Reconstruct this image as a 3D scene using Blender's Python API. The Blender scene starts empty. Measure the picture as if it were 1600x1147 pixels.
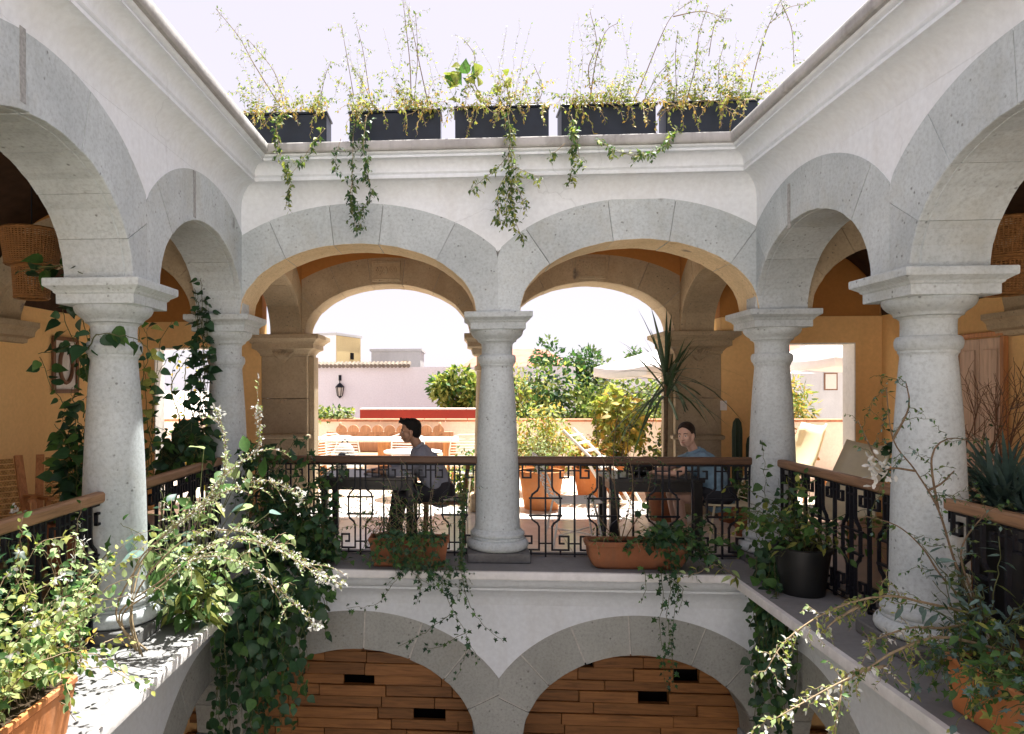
import bpy, bmesh, math, random
from mathutils import Vector, Matrix, Euler, noise
import numpy as np
R = math.radians
random.seed(7)
scene = bpy.context.scene
col = scene.collection

# ------------------------------------------------------------------ camera
F_PX, CX, CY, YAW, ROLL = 1118.4, 650.6, 604.6, 0.0674, 0.0025
cam_d = bpy.data.cameras.new('camera'); cam = bpy.data.objects.new('camera', cam_d); col.objects.link(cam)
cam_d.sensor_width = 36; cam_d.lens = F_PX / 1600 * 36
cam_d.shift_x = (800 - CX) / 1600; cam_d.shift_y = (CY - 573.5) / 1600
cam_d.clip_start = 0.05; cam_d.clip_end = 2000
cam.location = (0, 0, 1.6)
cam.rotation_euler = (Matrix.Rotation(YAW, 3, 'Z') @ Matrix.Rotation(R(90), 3, 'X') @ Matrix.Rotation(-ROLL, 3, 'Z')).to_euler()
scene.camera = cam

# ------------------------------------------------------------------ sky and sun
SUN = Vector((0.17, 0.30, 1.0)).normalized()
world = bpy.data.worlds.new('World'); scene.world = world; world.use_nodes = True
wn = world.node_tree; wn.nodes.clear()
sky = wn.nodes.new('ShaderNodeTexSky'); sky.sky_type = 'NISHITA'; sky.sun_disc = False
sky.sun_elevation = math.asin(SUN.z); sky.sun_rotation = math.atan2(SUN.x, SUN.y)
sky.air_density = 1.0; sky.dust_density = 4.0; sky.ozone_density = 1.0; sky.altitude = 1500
mixw = wn.nodes.new('ShaderNodeMix'); mixw.data_type = 'RGBA'; mixw.inputs[0].default_value = 0.88
mixw.inputs[7].default_value = (2.93, 2.68, 2.96, 1)          # thin bright overcast veil
bgw = wn.nodes.new('ShaderNodeBackground'); bgw.inputs[1].default_value = 0.088
outw = wn.nodes.new('ShaderNodeOutputWorld')
wn.links.new(sky.outputs[0], mixw.inputs[6]); wn.links.new(mixw.outputs[2], bgw.inputs[0]); wn.links.new(bgw.outputs[0], outw.inputs[0])
sun_d = bpy.data.lights.new('sun', 'SUN'); sun_d.energy = 4.4; sun_d.angle = R(0.55); sun_d.color = (1, 0.965, 0.915)
sun = bpy.data.objects.new('sun', sun_d); col.objects.link(sun)
sun.rotation_euler = SUN.to_track_quat('Z', 'Y').to_euler(); sun.location = (3, 6, 12)
vs = scene.view_settings
vs.view_transform = 'Standard'; vs.look = 'None'; vs.gamma = 1; vs.use_curve_mapping = False
vs.exposure = 1.92
scene.cycles.max_bounces = 10; scene.cycles.diffuse_bounces = 5; scene.cycles.transparent_max_bounces = 8
scene.cycles.sample_clamp_indirect = 6

# ------------------------------------------------------------------ measuring helper
def at(u, v, Y):
    """world point that the photograph shows at pixel (u, v) on the vertical plane y = Y"""
    du, dv = u - CX, v - CY
    c, s = math.cos(-ROLL), math.sin(-ROLL)
    du, dv = du * c - dv * s, du * s + dv * c
    d = Vector((du / F_PX, 1, -dv / F_PX))
    d = Matrix.Rotation(YAW, 3, 'Z') @ d
    return d * (Y / d.y) + Vector((0, 0, 1.6))

def px_size(p, size):
    return size * F_PX / max(0.3, (Vector(p) - cam.location).length)

# ------------------------------------------------------------------ object helpers
def tag(o, label=None, cat=None, group=None, kind=None):
    if label: o['label'] = label
    if cat: o['category'] = cat
    if group: o['group'] = group
    if kind: o['kind'] = kind
    return o
def thing(name, label, cat, loc=(0, 0, 0), rz=0, group=None, kind=None):
    o = bpy.data.objects.new(name, None); col.objects.link(o)
    o.location = loc; o.rotation_euler = (0, 0, rz); o.empty_display_size = 0.1
    return tag(o, label, cat, group, kind)
def link(name, me, parent=None, mw=None):
    o = bpy.data.objects.new(name, me); col.objects.link(o)
    if parent: o.parent = parent
    if mw is not None: o.matrix_basis = mw
    return o
def copy_tree(o, parent=None):
    c = o.copy(); col.objects.link(c)
    if parent: c.parent = parent
    for ch in list(o.children): copy_tree(ch, c)
    return c

class MB:
    """collects shapes and links them as one mesh object"""
    def __init__(s): s.v = []; s.f = []; s.smooth = False
    def add(s, vs_, fs):
        n = len(s.v); s.v += [tuple(v) for v in vs_]; s.f += [tuple(i + n for i in f) for f in fs]; return s
    def box(s, x0, x1, y0, y1, z0, z1):
        return s.add([(x0,y0,z0),(x1,y0,z0),(x1,y1,z0),(x0,y1,z0),(x0,y0,z1),(x1,y0,z1),(x1,y1,z1),(x0,y1,z1)],
                     [(3,2,1,0),(4,5,6,7),(0,1,5,4),(1,2,6,5),(2,3,7,6),(3,0,4,7)])
    def bbox(s, x0, x1, y0, y1, z0, z1, b=0.006):
        """box with chamfered edges"""
        V = []; idx = {}
        for ix, X in enumerate((x0, x1)):
            for iy, Y in enumerate((y0, y1)):
                for iz, Z in enumerate((z0, z1)):
                    sx, sy, sz = (b, -b)[ix], (b, -b)[iy], (b, -b)[iz]
                    for ax, p in enumerate(((X, Y + sy, Z + sz), (X + sx, Y, Z + sz), (X + sx, Y + sy, Z))):
                        idx[ix, iy, iz, ax] = len(V); V.append(p)
        Fs = []
        for i in (0, 1):
            Fs.append([idx[i, a, c, 0] for a, c in ((0,0),(1,0),(1,1),(0,1))])
            Fs.append([idx[a, i, c, 1] for a, c in ((0,0),(1,0),(1,1),(0,1))])
            Fs.append([idx[a, c, i, 2] for a, c in ((0,0),(1,0),(1,1),(0,1))])
            for j in (0, 1):
                Fs.append([idx[i, j, 0, 0], idx[i, j, 1, 0], idx[i, j, 1, 1], idx[i, j, 0, 1]])
                Fs.append([idx[i, 0, j, 0], idx[i, 1, j, 0], idx[i, 1, j, 2], idx[i, 0, j, 2]])
                Fs.append([idx[0, i, j, 1], idx[1, i, j, 1], idx[1, i, j, 2], idx[0, i, j, 2]])
        for i in (0, 1):
            for j in (0, 1):
                for k in (0, 1): Fs.append([idx[i, j, k, a] for a in (0, 1, 2)])
        return s.add(V, Fs)
    def bar(s, p, q, w=0.012, d=None, up=(0, 0, 1)):
        """rectangular bar from p to q, w across, d in the other direction"""
        p, q = Vector(p), Vector(q); d = d or w
        t = (q - p).normalized(); u = Vector(up)
        if abs(t.dot(u)) > 0.95: u = Vector((0, 1, 0))
        a = t.cross(u).normalized(); b = a.cross(t).normalized()
        V = []
        for c in (p, q):
            for i, j in ((-1,-1),(1,-1),(1,1),(-1,1)): V.append(c + a * (i * w / 2) + b * (j * d / 2))
        return s.add(V, [(3,2,1,0),(4,5,6,7),(0,1,5,4),(1,2,6,5),(2,3,7,6),(3,0,4,7)])
    def tube(s, pts, r, n=6, cap=True, r1=None):
        pts = [Vector(p) for p in pts]; m = len(pts)
        if m < 2: return s
        rs = r if isinstance(r, (list, tuple)) else [r + ((r1 if r1 is not None else r) - r) * i / (m - 1) for i in range(m)]
        V = []; a = None
        for i, p in enumerate(pts):
            t = (pts[min(i + 1, m - 1)] - pts[max(i - 1, 0)])
            t = t.normalized() if t.length > 1e-9 else Vector((0, 0, 1))
            if a is None:
                a = t.cross(Vector((0, 0, 1)) if abs(t.z) < 0.9 else Vector((1, 0, 0))).normalized()
            a = (a - t * a.dot(t)); a = a.normalized() if a.length > 1e-6 else t.orthogonal().normalized()
            b = t.cross(a)
            for k in range(n):
                th = 2 * math.pi * k / n
                V.append(p + (a * math.cos(th) + b * math.sin(th)) * rs[i])
        Fs = [(i*n + k, i*n + (k+1) % n, (i+1)*n + (k+1) % n, (i+1)*n + k) for i in range(m-1) for k in range(n)]
        if cap: Fs += [tuple(range(n-1, -1, -1)), tuple((m-1)*n + k for k in range(n))]
        return s.add(V, Fs)
    def lathe(s, prof, c=(0, 0, 0), n=40, cap=True):
        V = []; m = len(prof)
        for r, z in prof:
            for k in range(n):
                th = 2 * math.pi * k / n; V.append((c[0] + r * math.cos(th), c[1] + r * math.sin(th), c[2] + z))
        Fs = [(i*n + k, i*n + (k+1) % n, (i+1)*n + (k+1) % n, (i+1)*n + k) for i in range(m-1) for k in range(n)]
        if cap: Fs += [tuple(range(n-1, -1, -1)), tuple((m-1)*n + k for k in range(n))]
        return s.add(V, Fs)
    def sqlathe(s, prof, c=(0, 0, 0)):
        """square stack: profile of (half width, z)"""
        V = []; m = len(prof)
        for h, z in prof:
            for i, j in ((-1,-1),(1,-1),(1,1),(-1,1)): V.append((c[0] + i*h, c[1] + j*h, c[2] + z))
        Fs = [(i*4 + k, i*4 + (k+1) % 4, (i+1)*4 + (k+1) % 4, (i+1)*4 + k) for i in range(m-1) for k in range(4)]
        return s.add(V, Fs + [(3,2,1,0), tuple((m-1)*4 + k for k in range(4))])
    def rectstack(s, prof, cx, cy):
        """rectangular stack: profile of (half x, half y, z)"""
        V = []; m = len(prof)
        for hx, hy, z in prof:
            for i, j in ((-1,-1),(1,-1),(1,1),(-1,1)): V.append((cx + i*hx, cy + j*hy, z))
        Fs = [(i*4 + k, i*4 + (k+1) % 4, (i+1)*4 + (k+1) % 4, (i+1)*4 + k) for i in range(m-1) for k in range(4)]
        return s.add(V, Fs + [(3,2,1,0), tuple((m-1)*4 + k for k in range(4))])
    def ball(s, c, r, n=12, m=8, mat=None):
        c = Vector(c); r = Vector(r) if not isinstance(r, (int, float)) else Vector((r, r, r))
        V = []
        for i in range(m + 1):
            ph = math.pi * i / m
            for k in range(n):
                th = 2 * math.pi * k / n
                q = Vector((r.x * math.sin(ph) * math.cos(th), r.y * math.sin(ph) * math.sin(th), r.z * math.cos(ph)))
                if mat is not None: q = mat @ q
                V.append(c + q)
        Fs = [(i*n + k, (i+1)*n + k, (i+1)*n + (k+1) % n, i*n + (k+1) % n) for i in range(m) for k in range(n)]
        return s.add(V, Fs)
    def mesh(s, name, mat=None, smooth=False, auto=None):
        me = bpy.data.meshes.new(name); me.from_pydata(s.v, [], s.f); me.validate(); me.update()
        if mat: me.materials.append(mat)
        if smooth or auto is not None:
            me.polygons.foreach_set('use_smooth', [True] * len(me.polygons))
            if auto is not None: me.set_sharp_from_angle(angle=R(auto))
        return me
    def build(s, name, mat, parent=None, smooth=False, auto=None, mw=None):
        bm = None
        me = s.mesh(name, mat, smooth, auto)
        b = bmesh.new(); b.from_mesh(me); bmesh.ops.recalc_face_normals(b, faces=b.faces); b.to_mesh(me); b.free()
        if auto is not None: me.set_sharp_from_angle(angle=R(auto))
        return link(name, me, parent, mw)

# ------------------------------------------------------------------ materials
class NT:
    def __init__(s, name):
        s.m = bpy.data.materials.new(name); s.m.use_nodes = True
        s.t = s.m.node_tree; s.n = s.t.nodes; s.n.clear()
        s.out = s.n.new('ShaderNodeOutputMaterial')
        s.p = s.n.new('ShaderNodeBsdfPrincipled'); s.l(s.p.outputs[0], s.out.inputs[0])
        s.pos = None
    def l(s, a, b): s.t.links.new(a, b)
    def P(s):
        if not s.pos: s.pos = s.n.new('ShaderNodeNewGeometry')
        return s.pos.outputs['Position']
    def geo(s):
        s.P(); return s.pos
    def scaled(s, sc):
        mp = s.n.new('ShaderNodeMapping'); mp.inputs['Scale'].default_value = sc; s.l(s.P(), mp.inputs[0]); return mp.outputs[0]
    def noise(s, scale, detail=3, rough=0.55, vec=None, dist=0):
        t = s.n.new('ShaderNodeTexNoise'); t.inputs['Scale'].default_value = scale; t.inputs['Detail'].default_value = detail
        t.inputs['Roughness'].default_value = rough; t.inputs['Distortion'].default_value = dist
        s.l(vec or s.P(), t.inputs['Vector']); return t.outputs[0]
    def vor(s, scale, vec=None, rand=1.0):
        t = s.n.new('ShaderNodeTexVoronoi'); t.inputs['Scale'].default_value = scale; t.inputs['Randomness'].default_value = rand
        s.l(vec or s.P(), t.inputs['Vector']); return t
    def ramp(s, fac, stops):
        r = s.n.new('ShaderNodeValToRGB'); e = r.color_ramp.elements
        while len(e) > 1: e.remove(e[-1])
        for i, (p, c) in enumerate(stops):
            c = (c, c, c) if isinstance(c, (int, float)) else c
            x = e[0] if i == 0 else e.new(p)
            x.position = p; x.color = (*c, 1)
        s.l(fac, r.inputs[0]); return r.outputs[0]
    def mix(s, a, b, fac, mode='MIX'):
        m = s.n.new('ShaderNodeMix'); m.data_type = 'RGBA'; m.blend_type = mode
        for v, i in ((a, 6), (b, 7)):
            if isinstance(v, (tuple, list)): m.inputs[i].default_value = (*v, 1)
            else: s.l(v, m.inputs[i])
        if isinstance(fac, (int, float)): m.inputs[0].default_value = fac
        else: s.l(fac, m.inputs[0])
        return m.outputs[2]
    def math(s, op, a, b=0.0):
        m = s.n.new('ShaderNodeMath'); m.operation = op
        for v, i in ((a, 0), (b, 1)):
            if isinstance(v, (int, float)): m.inputs[i].default_value = v
            else: s.l(v, m.inputs[i])
        return m.outputs[0]
    def rnd(s):
        o = s.n.new('ShaderNodeObjectInfo'); return o.outputs['Random']
    def bump(s, h, strength=0.3, dist=0.01):
        b = s.n.new('ShaderNodeBump'); b.inputs['Strength'].default_value = strength; b.inputs['Distance'].default_value = dist
        s.l(h, b.inputs['Height']); s.l(b.outputs[0], s.p.inputs['Normal'])
    def done(s, color, rough=0.8, spec=0.3, metal=0):
        if isinstance(color, (tuple, list)): s.p.inputs['Base Color'].default_value = (*color, 1)
        else: s.l(color, s.p.inputs['Base Color'])
        s.p.inputs['Roughness'].default_value = rough; s.p.inputs['Specular IOR Level'].default_value = spec
        s.p.inputs['Metallic'].default_value = metal
        return s.m

def stone(name, c0, c1, pit=0.5):
    t = NT(name)
    big = t.noise(1.7, 4, 0.6); fine = t.noise(42, 4, 0.7)
    cc = t.mix(t.ramp(big, [(0.3, c0), (0.7, c1)]), (1, 1, 1), 0)
    cc = t.mix(cc, t.ramp(fine, [(0.32, 0.74), (0.5, 1.0), (0.72, 1.14)]), 0.75, 'MULTIPLY')
    # each stone of its own tone
    cc = t.mix(cc, t.ramp(t.rnd(), [(0, 0.91), (1, 1.07)]), 1.0, 'MULTIPLY')
    # rain streaks and damp stains
    st = t.noise(1.0, 4, 0.6, t.scaled((3.5, 3.5, 0.55)))
    cc = t.mix(cc, tuple(x * .62 for x in c0), t.math('MULTIPLY', t.ramp(st, [(0.52, 0.0), (0.8, 1.0)]), 0.4))
    pt = t.math('MULTIPLY', t.ramp(t.noise(1.15, 5, 0.68), [(0.5, 0.0), (0.7, 1.0)]), 0.3)
    cc = t.mix(cc, tuple(a * b for a, b in zip(c0, (.86, .70, .46))), pt)
    v = t.vor(19); gate = t.noise(6, 2)
    pits = t.math('MULTIPLY', t.ramp(v.outputs['Distance'], [(0.09, 1.0), (0.2, 0.0)]), t.ramp(gate, [(0.5, 0.0), (0.6, 0.8)]))
    cc = t.mix(cc, (0.09, 0.085, 0.075), t.math('MULTIPLY', pits, pit + 0.25))
    wv = t.n.new('ShaderNodeVectorMath'); wv.operation = 'MULTIPLY_ADD'; wv.inputs[1].default_value = (1, 1, 1.0)
    t.l(t.scaled((1.9, 1.9, 1.25)), wv.inputs[0]); nz = t.n.new('ShaderNodeTexNoise'); nz.inputs['Scale'].default_value = 7; t.l(t.P(), nz.inputs['Vector'])
    sc_ = t.n.new('ShaderNodeVectorMath'); sc_.operation = 'SCALE'; sc_.inputs['Scale'].default_value = .22; t.l(nz.outputs[1], sc_.inputs[0]); t.l(sc_.outputs[0], wv.inputs[2])
    w = t.vor(1.0, wv.outputs[0])
    inc = t.math('MULTIPLY', t.ramp(w.outputs['Distance'], [(0.06, 1.0), (0.115, 0.0)]), t.ramp(t.noise(1.1, 1), [(0.46, 0.0), (0.52, 1.0)]))
    cc = t.mix(cc, t.ramp(t.noise(70, 3), [(0.35, (0.06, 0.055, 0.05)), (0.65, (0.22, 0.2, 0.18))]), t.math('MULTIPLY', inc, 0.75))
    h = t.math('SUBTRACT', t.math('MULTIPLY', fine, 0.5), t.math('MULTIPLY', pits, 1.0))
    t.bump(h, 0.55, 0.008)
    return t.done(cc, 0.9, 0.2)

def plaster(name, c, c2, stain=(0.4, 0.36, 0.3), amt=0.25, bump=0.18):
    t = NT(name)
    cc = t.ramp(t.noise(0.9, 5, 0.6), [(0.3, c2), (0.68, c)])
    s = t.noise(1.0, 5, 0.65, t.scaled((3.0, 3.0, 0.4)))
    cc = t.mix(cc, stain, t.math('MULTIPLY', t.ramp(s, [(0.5, 0.0), (0.85, 1.0)]), amt))
    cc = t.mix(cc, t.ramp(t.noise(25, 3), [(0.3, 0.94), (0.7, 1.04)]), 1.0, 'MULTIPLY')
    cv = t.n.new('ShaderNodeTexVoronoi'); cv.feature = 'DISTANCE_TO_EDGE'; cv.inputs['Scale'].default_value = 0.9
    dv = t.n.new('ShaderNodeVectorMath'); dv.operation = 'MULTIPLY_ADD'; dv.inputs[1].default_value = (.5, .5, .5)
    dn = t.n.new('ShaderNodeTexNoise'); dn.inputs['Scale'].default_value = 2.2; dn.inputs['Detail'].default_value = 6; t.l(t.P(), dn.inputs['Vector'])
    t.l(dn.outputs[1], dv.inputs[0]); t.l(t.P(), dv.inputs[2]); t.l(dv.outputs[0], cv.inputs['Vector'])
    crack = t.math('MULTIPLY', t.ramp(cv.outputs['Distance'], [(0.0, 1.0), (0.006, 0.0)]), t.ramp(t.noise(0.7, 2), [(0.5, 0.0), (0.62, 1.0)]))
    cc = t.mix(cc, tuple(x * .55 for x in c2), t.math('MULTIPLY', crack, 0.3))
    blot = t.ramp(t.noise(2.6, 5, 0.7), [(0.56, 0.0), (0.75, 1.0)])
    cc = t.mix(cc, tuple(a * .6 + b * .4 for a, b in zip(c2, stain)), t.math('MULTIPLY', blot, min(1.0, amt * 1.2)))
    t.bump(t.math('SUBTRACT', t.noise(30, 5, 0.6), crack), bump, 0.006)
    return t.done(cc, 0.88, 0.2)

def simple(name, c, rough=0.6, spec=0.3, var=0.15, scale=14, metal=0, bump=0.08, tone=0.0):
    t = NT(name)
    cc = t.mix(c, t.ramp(t.noise(scale, 4, 0.6), [(0.3, 1 - var), (0.7, 1 + var)]), 1.0, 'MULTIPLY')
    if tone: cc = t.mix(cc, t.ramp(t.rnd(), [(0, 1 - tone), (1, 1 + tone)]), 1.0, 'MULTIPLY')
    t.bump(t.noise(scale * 3, 3), bump, 0.004)
    return t.done(cc, rough, spec, metal)

def wood(name, c0, c1, axis='x', rough=0.55, tone=0.3):
    t = NT(name)
    sc = {'x': (1.2, 16, 16), 'y': (16, 1.2, 16), 'z': (16, 16, 1.2)}[axis]
    off = t.n.new('ShaderNodeVectorMath'); off.operation = 'ADD'
    cb = t.n.new('ShaderNodeCombineXYZ'); r9 = t.math('MULTIPLY', t.rnd(), 40.0)
    for i in range(3): t.l(r9, cb.inputs[i])
    t.l(t.scaled(sc), off.inputs[0]); t.l(cb.outputs[0], off.inputs[1])
    g = t.noise(2.2, 6, 0.65, off.outputs[0], 0.6)
    cc = t.ramp(g, [(0.25, c0), (0.55, c1), (0.8, tuple(min(1, x * 1.25) for x in c1))])
    cc = t.mix(cc, t.ramp(t.rnd(), [(0, 1 - tone), (1, 1 + tone)]), 1.0, 'MULTIPLY')
    t.bump(g, 0.25, 0.004)
    return t.done(cc, rough, 0.35)

def leafmat(name, c, c2, trans=0.35, var=0.5, rough=0.5, tcol=None):
    t = NT(name)
    a = t.math('FRACT', t.math('ADD', t.rnd(), t.geo().outputs['Random Per Island']))
    cc = t.ramp(a, [(0.0, c), (0.6, c2), (1.0, tuple(x * (1 + var) for x in c2))])
    cc = t.mix(cc, t.ramp(t.noise(35, 2), [(0.3, 0.8), (0.7, 1.15)]), 1.0, 'MULTIPLY')
    m = t.done(cc, rough, 0.35)
    tr = t.n.new('ShaderNodeBsdfTranslucent')
    t.l(t.mix(cc, tcol or (0.75, 1.0, 0.25), 0.6, 'MULTIPLY') if tcol is None else t.mix(cc, tcol, 0.5), tr.inputs[0])
    mx = t.n.new('ShaderNodeMixShader'); mx.inputs[0].default_value = trans
    t.l(t.p.outputs[0], mx.inputs[1]); t.l(tr.outputs[0], mx.inputs[2]); t.l(mx.outputs[0], t.out.inputs[0])
    return m

M = {}
M['stone'] = stone('carved_stone', (0.43, 0.475, 0.485), (0.55, 0.60, 0.61))
M['stone_dark'] = stone('weathered_stone', (0.11, 0.11, 0.11), (0.20, 0.20, 0.195))
M['stone_warm'] = stone('warm_stone', (0.33, 0.265, 0.175), (0.45, 0.365, 0.25))
M['stone_low'] = stone('lower_stone', (0.34, 0.345, 0.315), (0.43, 0.435, 0.40))
M['stone_bounce'] = stone('stone_bounce_tint', (0.58, 0.45, 0.27), (0.70, 0.56, 0.36))  # grey stone with warm bounce light from the terrace put into its colour
M['mortar_pale'] = simple('pale_mortar', (0.55, 0.53, 0.48), 0.95, 0.1, 0.2, 40)
M['courtyard'] = simple('dark_paving', (0.085, 0.085, 0.08), 0.8, 0.2, 0.3, 3)
M['mortar'] = simple('mortar', (0.33, 0.335, 0.325), 0.95, 0.1, 0.25, 40)
M['plaster'] = plaster('white_plaster', (0.80, 0.84, 0.87), (0.76, 0.80, 0.83), (0.55, 0.52, 0.46), 0.3)
M['coping'] = plaster('weathered_coping', (0.56, 0.55, 0.53), (0.33, 0.32, 0.305), (0.12, 0.11, 0.095), 0.95, 0.4)
M['ledge'] = plaster('ledge_cement', (0.25, 0.25, 0.25), (0.18, 0.18, 0.18), (0.10, 0.095, 0.085), 0.5, 0.4)
M['lip'] = plaster('painted_lip', (0.80, 0.79, 0.77), (0.66, 0.65, 0.62), (0.25, 0.23, 0.2), 0.5, 0.35)
M['cream'] = plaster('cream_plaster', (0.70, 0.62, 0.47), (0.62, 0.54, 0.40), (0.45, 0.38, 0.26), 0.3)
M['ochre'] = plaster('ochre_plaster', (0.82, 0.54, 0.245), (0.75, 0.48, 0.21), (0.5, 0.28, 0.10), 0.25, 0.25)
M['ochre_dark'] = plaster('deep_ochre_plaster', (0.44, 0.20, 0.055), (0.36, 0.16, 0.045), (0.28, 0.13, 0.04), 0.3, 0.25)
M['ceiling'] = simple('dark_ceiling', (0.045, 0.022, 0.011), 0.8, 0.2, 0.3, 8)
M['tile'] = simple('floor_tile', (0.66, 0.63, 0.60), 0.2, 0.6, 0.12, 5, tone=0.08, bump=0.02)
M['tile_dark'] = simple('terracotta_floor', (0.13, 0.075, 0.045), 0.5, 0.3, 0.2, 5)
M['terrace_tile'] = simple('terrace_tile', (0.80, 0.68, 0.55), 0.6, 0.3, 0.15, 4, tone=0.12)
M['iron'] = simple('black_iron', (0.009, 0.010, 0.015), 0.55, 0.25, 0.3, 60)
M['rail'] = wood('shaded_rail_wood', (0.045, 0.022, 0.012), (0.11, 0.058, 0.032), 'x', 0.5, 0.08)  # back handrails: same brown wood, their shade put into a darker colour
M['rail_y'] = wood('brown_rail_wood_lengthwise', (0.15, 0.078, 0.038), (0.30, 0.17, 0.09), 'y', 0.5, 0.08)
M['plank'] = wood('plank_wood', (0.12, 0.050, 0.016), (0.31, 0.135, 0.042), 'x', 0.5, 0.22)
M['void'] = simple('dark_opening', (0.008, 0.006, 0.006), 0.9, 0.1)
M['terracotta'] = plaster('terracotta', (0.62, 0.25, 0.09), (0.50, 0.18, 0.065), (0.55, 0.40, 0.28), 0.5, 0.3)
M['terracotta_old'] = plaster('old_terracotta', (0.31, 0.125, 0.058), (0.21, 0.08, 0.04), (0.13, 0.11, 0.075), 0.9, 0.4)
M['soil'] = simple('soil', (0.05, 0.035, 0.022), 0.95, 0.1, 0.4, 40, bump=0.6)
M['planter'] = simple('dark_planter', (0.010, 0.016, 0.028), 0.45, 0.4, 0.2, 10)
M['pot_black'] = simple('black_plastic_pot', (0.012, 0.013, 0.013), 0.45, 0.4, 0.2, 10)
M['ridge'] = simple('old_roof_tile', (0.20, 0.165, 0.13), 0.9, 0.2, 0.3, 6)
M['shutter'] = wood('pale_shutter_wood', (0.40, 0.26, 0.17), (0.66, 0.48, 0.35), 'z', 0.5, 0.1)
M['lamp'] = simple('lamp_rattan', (0.24, 0.115, 0.04), 0.6, 0.3, 0.25, 40)
M['rattan'] = None
M['white_wire'] = simple('white_painted_wire', (0.78, 0.76, 0.70), 0.4, 0.4, 0.05)
M['cream_wire'] = simple('cream_painted_wire', (0.70, 0.62, 0.42), 0.4, 0.4, 0.05)
M['black_wood'] = simple('black_table_wood', (0.016, 0.014, 0.013), 0.35, 0.5, 0.3, 20)
M['bark'] = simple('bark', (0.17, 0.12, 0.075), 0.9, 0.2, 0.35, 30, bump=0.5)
M['bark_pale'] = simple('pale_bark', (0.40, 0.29, 0.19), 0.85, 0.2, 0.3, 30, bump=0.4)
M['stem'] = simple('green_stem', (0.10, 0.11, 0.04), 0.7, 0.3, 0.3, 30)
M['twig'] = simple('pale_twig', (0.30, 0.23, 0.14), 0.8, 0.2, 0.3, 30)
M['red'] = plaster('red_wall', (0.47, 0.07, 0.045), (0.38, 0.055, 0.04), (0.25, 0.06, 0.04), 0.3)
M['pinkwall'] = plaster('pale_pink_wall', (0.80, 0.77, 0.78), (0.75, 0.72, 0.73), (0.6, 0.55, 0.53), 0.25)
M['terrwall'] = plaster('terrace_wall', (0.86, 0.77, 0.68), (0.82, 0.72, 0.62), (0.6, 0.48, 0.38), 0.25)
M['brick'] = simple('brick_coping', (0.48, 0.22, 0.13), 0.85, 0.2, 0.25, 12)
M['wood_or'] = wood('orange_wood', (0.27, 0.10, 0.03), (0.50, 0.22, 0.08), 'z', 0.5, 0.15)
M['wood_bench'] = wood('faded_bench_wood', (0.30, 0.15, 0.08), (0.46, 0.27, 0.16), 'z', 0.6, 0.15)
M['wood_dk'] = wood('dark_wood', (0.07, 0.03, 0.014), (0.17, 0.08, 0.04), 'z', 0.5, 0.15)
M['canvas'] = simple('white_canvas', (0.80, 0.78, 0.76), 0.85, 0.1, 0.04)
M['skin_m'] = simple('tan_skin', (0.36, 0.20, 0.125), 0.5, 0.4, 0.06, 30, bump=0.03)
M['skin_w'] = simple('fair_skin', (0.55, 0.34, 0.25), 0.5, 0.4, 0.06, 30, bump=0.03)
M['hair'] = simple('black_hair', (0.007, 0.006, 0.0055), 0.75, 0.2, 0.4, 90, bump=0.5)
M['hair_b'] = simple('dark_brown_hair', (0.018, 0.010, 0.007), 0.7, 0.25, 0.4, 90, bump=0.5)
M['shirt'] = simple('grey_blue_shirt', (0.25, 0.265, 0.31), 0.85, 0.2, 0.18, 9, bump=0.4)
M['denim'] = simple('denim_shirt', (0.19, 0.30, 0.39), 0.85, 0.2, 0.2, 9, bump=0.4)
M['dark_cloth'] = simple('dark_cloth', (0.03, 0.03, 0.035), 0.85, 0.2, 0.2, 9, bump=0.4)
M['cushion'] = simple('grey_cushion', (0.40, 0.37, 0.32), 0.9, 0.1, 0.12, 9)
M['eye'] = simple('eye_white', (0.65, 0.62, 0.58), 0.2, 0.5, 0.02)
M['iris'] = simple('dark_iris', (0.02, 0.014, 0.01), 0.2, 0.5, 0.02)
M['lip_skin'] = simple('lips', (0.42, 0.16, 0.13), 0.5, 0.4, 0.05)
M['glass'] = simple('lantern_glass', (0.55, 0.5, 0.42), 0.15, 0.5, 0.05)
M['roofred'] = simple('red_roof', (0.50, 0.18, 0.13), 0.85, 0.2, 0.2, 3)
M['concrete'] = plaster('grey_concrete', (0.50, 0.49, 0.47), (0.43, 0.42, 0.41), (0.3, 0.28, 0.26), 0.4)
M['yellowwall'] = plaster('pale_yellow_wall', (0.66, 0.52, 0.26), (0.60, 0.46, 0.23), (0.45, 0.35, 0.2), 0.3)
M['hill'] = simple('hill_haze', (0.20, 0.22, 0.24), 0.95, 0.1, 0.2, 0.02)
# leaves
L = {}
L['dark'] = leafmat('dark_leaf', (0.016, 0.046, 0.021), (0.031, 0.082, 0.035), 0.25, 0.5, 0.42)
L['mid'] = leafmat('mid_leaf', (0.036, 0.092, 0.024), (0.070, 0.150, 0.038), 0.40, 0.5)
L['pale'] = leafmat('pale_leaf', (0.20, 0.31, 0.10), (0.36, 0.46, 0.20), 0.4, 0.5, 0.55, (0.6, 0.7, 0.35))
L['flower'] = leafmat('white_flower', (0.62, 0.64, 0.58), (0.72, 0.72, 0.68), 0.4, 0.1, 0.6, (0.8, 0.8, 0.75))
L['yellow'] = leafmat('yellow_leaf', (0.34, 0.25, 0.05), (0.50, 0.33, 0.07), 0.4, 0.4, 0.6, (0.7, 0.5, 0.1))
L['lime'] = leafmat('lime_leaf', (0.19, 0.23, 0.045), (0.36, 0.37, 0.10), 0.48, 0.4, 0.55)
L['olive'] = leafmat('olive_leaf', (0.075, 0.115, 0.035), (0.15, 0.20, 0.07), 0.45, 0.5, 0.55)
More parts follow.
